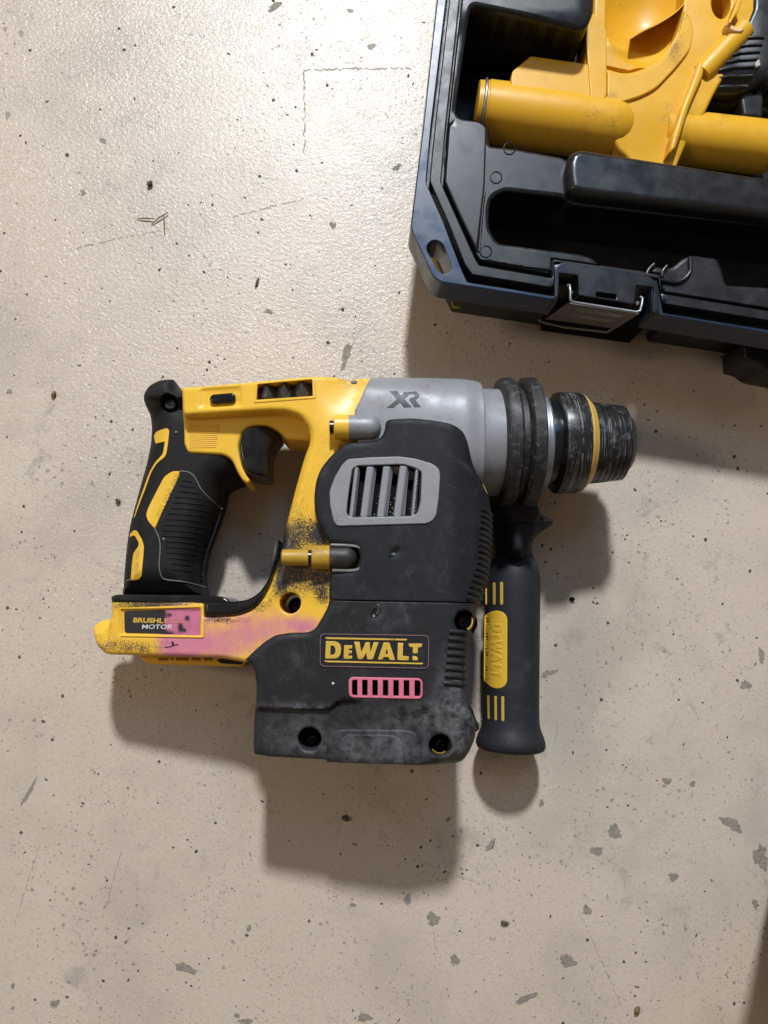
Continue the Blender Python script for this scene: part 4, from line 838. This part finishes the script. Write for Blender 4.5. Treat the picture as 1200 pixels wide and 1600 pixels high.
# ================================================================ BLACK ACCESSORY BESIDE IT
acc = thing('ribbed_accessory', 'black ribbed plastic accessory beside the yellow attachment at the case right edge', 'tool attachment', W3(1190, 90, 14))
ab, zab = relief('accessory_body', [(1174, -160), (1330, -140), (1330, 130), (1215, 132), (1195, 128, 8), (1165, 139, 8), (1128, 138, 8), (1106, 132, 4), (1122, 104), (1150, 68), (1172, 20)], 48, lambda px, py, X, Y: 50-6*ss(110, 140, py)+3*ss(1140, 1190, px), m_case, acc, r=3, zbot=16, step=3)
for i in range(7):
    y = 62+i*11
    tube('body_rib', on(zab, [(1148-i*7, y+4), (1168-i*5, y), (1190-i*3, y+2)], .3, 50, 3), .0012, m_case, ab, seg=6)
relief('toothed_rack', [(1098, 141), (1154, 143, 2), (1154, 155, 3), (1148, 167, 3), (1094, 160)], 34, lambda px, py, X, Y: 36+.8*np.sign(np.sin(px*1.35)), m_case, acc, r=.5, zbot=18, step=1.0)
relief('rack_bracket', [(1158, 132, 3), (1190, 132, 3), (1192, 160), (1190, 186, 6), (1160, 184, 6), (1156, 160)], 40, 42, m_case, acc, r=2, zbot=16, step=2, holes=[circle(1177, 146, 4, 12)])
relief('toothed_rack', [(1192, 150), (1290, 160), (1290, 184), (1188, 176)], 34, lambda px, py, X, Y: 36+.8*np.sign(np.sin(px*1.35)), m_case, acc, r=.5, zbot=18, step=1.6)
relief('label_scrap', [(1175, 105, 1), (1181, 98, 1), (1184, 108, 2), (1177, 111, 1)], 50, 54, M('pale_scrap', (.42, .42, .35), .5), acc, r=.3, zbot=44, step=1.5)

# ================================================================ LOOSE BITS ON THE FLOOR
ndl = thing('pine_needle_tuft', 'small tuft of dry brown pine needles on the bare floor above the grip', 'pine needles', W3(250, 342, 0))
for a_, b_ in (((214, 342), (242, 342)), ((236, 351), (262, 332)), ((256, 336), (257, 364))):
    a = W3(*a_, .8); b = W3(*b_, 1.6); tube('needle', [a, (a+b)/2+Vector((0, .0003, .0006)), b], [.0003, .0005, .0003], m_needle, ndl, seg=5)
def nugget(name, px, py, w, h_, rot, m, label, cat):
    c = W3(px, py, 0); k = H/F; bm = bmesh.new(); bmesh.ops.create_icosphere(bm, subdivisions=2, radius=1)
    for v in bm.verts:
        v.co *= 1+random.uniform(-.18, .18); v.co = Vector((v.co.x*w*k/2, v.co.y*h_*k/2, (v.co.z+.9)*min(w, h_)*k/2))
    bmesh.ops.rotate(bm, verts=bm.verts, cent=(0, 0, 0), matrix=Matrix.Rotation(-rot, 3, 'Z'))
    me = bpy.data.meshes.new(name); bm.to_mesh(me); bm.free(); me.materials.append(m)
    o = bpy.data.objects.new(name, me); COL.objects.link(o); o.location = c; tag(o, label, cat)
nugget('seed_husk', 788, 1441, 12, 6, .3, m_grit, 'dark oval seed husk on the floor below the side handle', 'seed')
nugget('brown_crumb', 994, 1577, 8, 13, .5, m_needle, 'brown crumb on the floor near the bottom right', 'crumb')
nugget('brown_crumb', 85, 617, 7, 11, .3, m_needle, 'rusty brown crumb on the floor left of the grip cap', 'crumb')
nugget('black_crumb', 185, 783, 9, 7, .5, m_grit, 'black crumb on the floor left of the grip', 'crumb')
nugget('twig_bit', 402, 442, 4, 20, .25, m_grit, 'short dark twig on the bare floor above the yellow top bar', 'twig')
nugget('grey_pebble', 235, 289, 9, 10, .2, m_grit, 'dark grey pebble just above the pine needles', 'pebble')
nugget('black_pebble', 893, 936, 9, 6, .3, m_void, 'black pebble in the shadow right of the side handle', 'pebble')
nugget('dark_pebble', 540, 1278, 11, 8, .4, m_grit, 'dark pebble inside the tool shadow below the foot', 'pebble')

# ================================================================ BOOT AT THE RIGHT BORDER (casts the shadow in the corner)
boot = thing('boot', 'dark boot standing at the lower right border, mostly out of view', 'boot', W3(1290, 1420, 0))
relief('sole', [(1231, 1492, 16), (1240, 1440, 30), (1284, 1330, 30), (1364, 1310, 30), (1404, 1480, 20), (1364, 1640, 40), (1284, 1670, 40), (1235, 1600, 30)], 22, 22, m_blk, boot, r=2, zbot=0, step=6)
relief('upper', [(1259, 1470, 20), (1266, 1420, 30), (1296, 1335, 30), (1356, 1320, 30), (1389, 1480, 20), (1354, 1620, 40), (1296, 1640, 40), (1260, 1590, 30)], 40, lambda px, py, X, Y: 50+20*ss(1520, 1420, py), m_blk, boot, r=18, drop=24, zbot=20, step=5)
cA = W3(1302, 1335, 10); lathe('shaft', cA, cA+Vector((-.085, .0, .20)), [(0, .030), (.05, .032), (.14, .034), (.215, .036), (.22, .0355), (.2205, .0335), (.21, .032), (.16, .031)], m_blk, boot, seg=32)
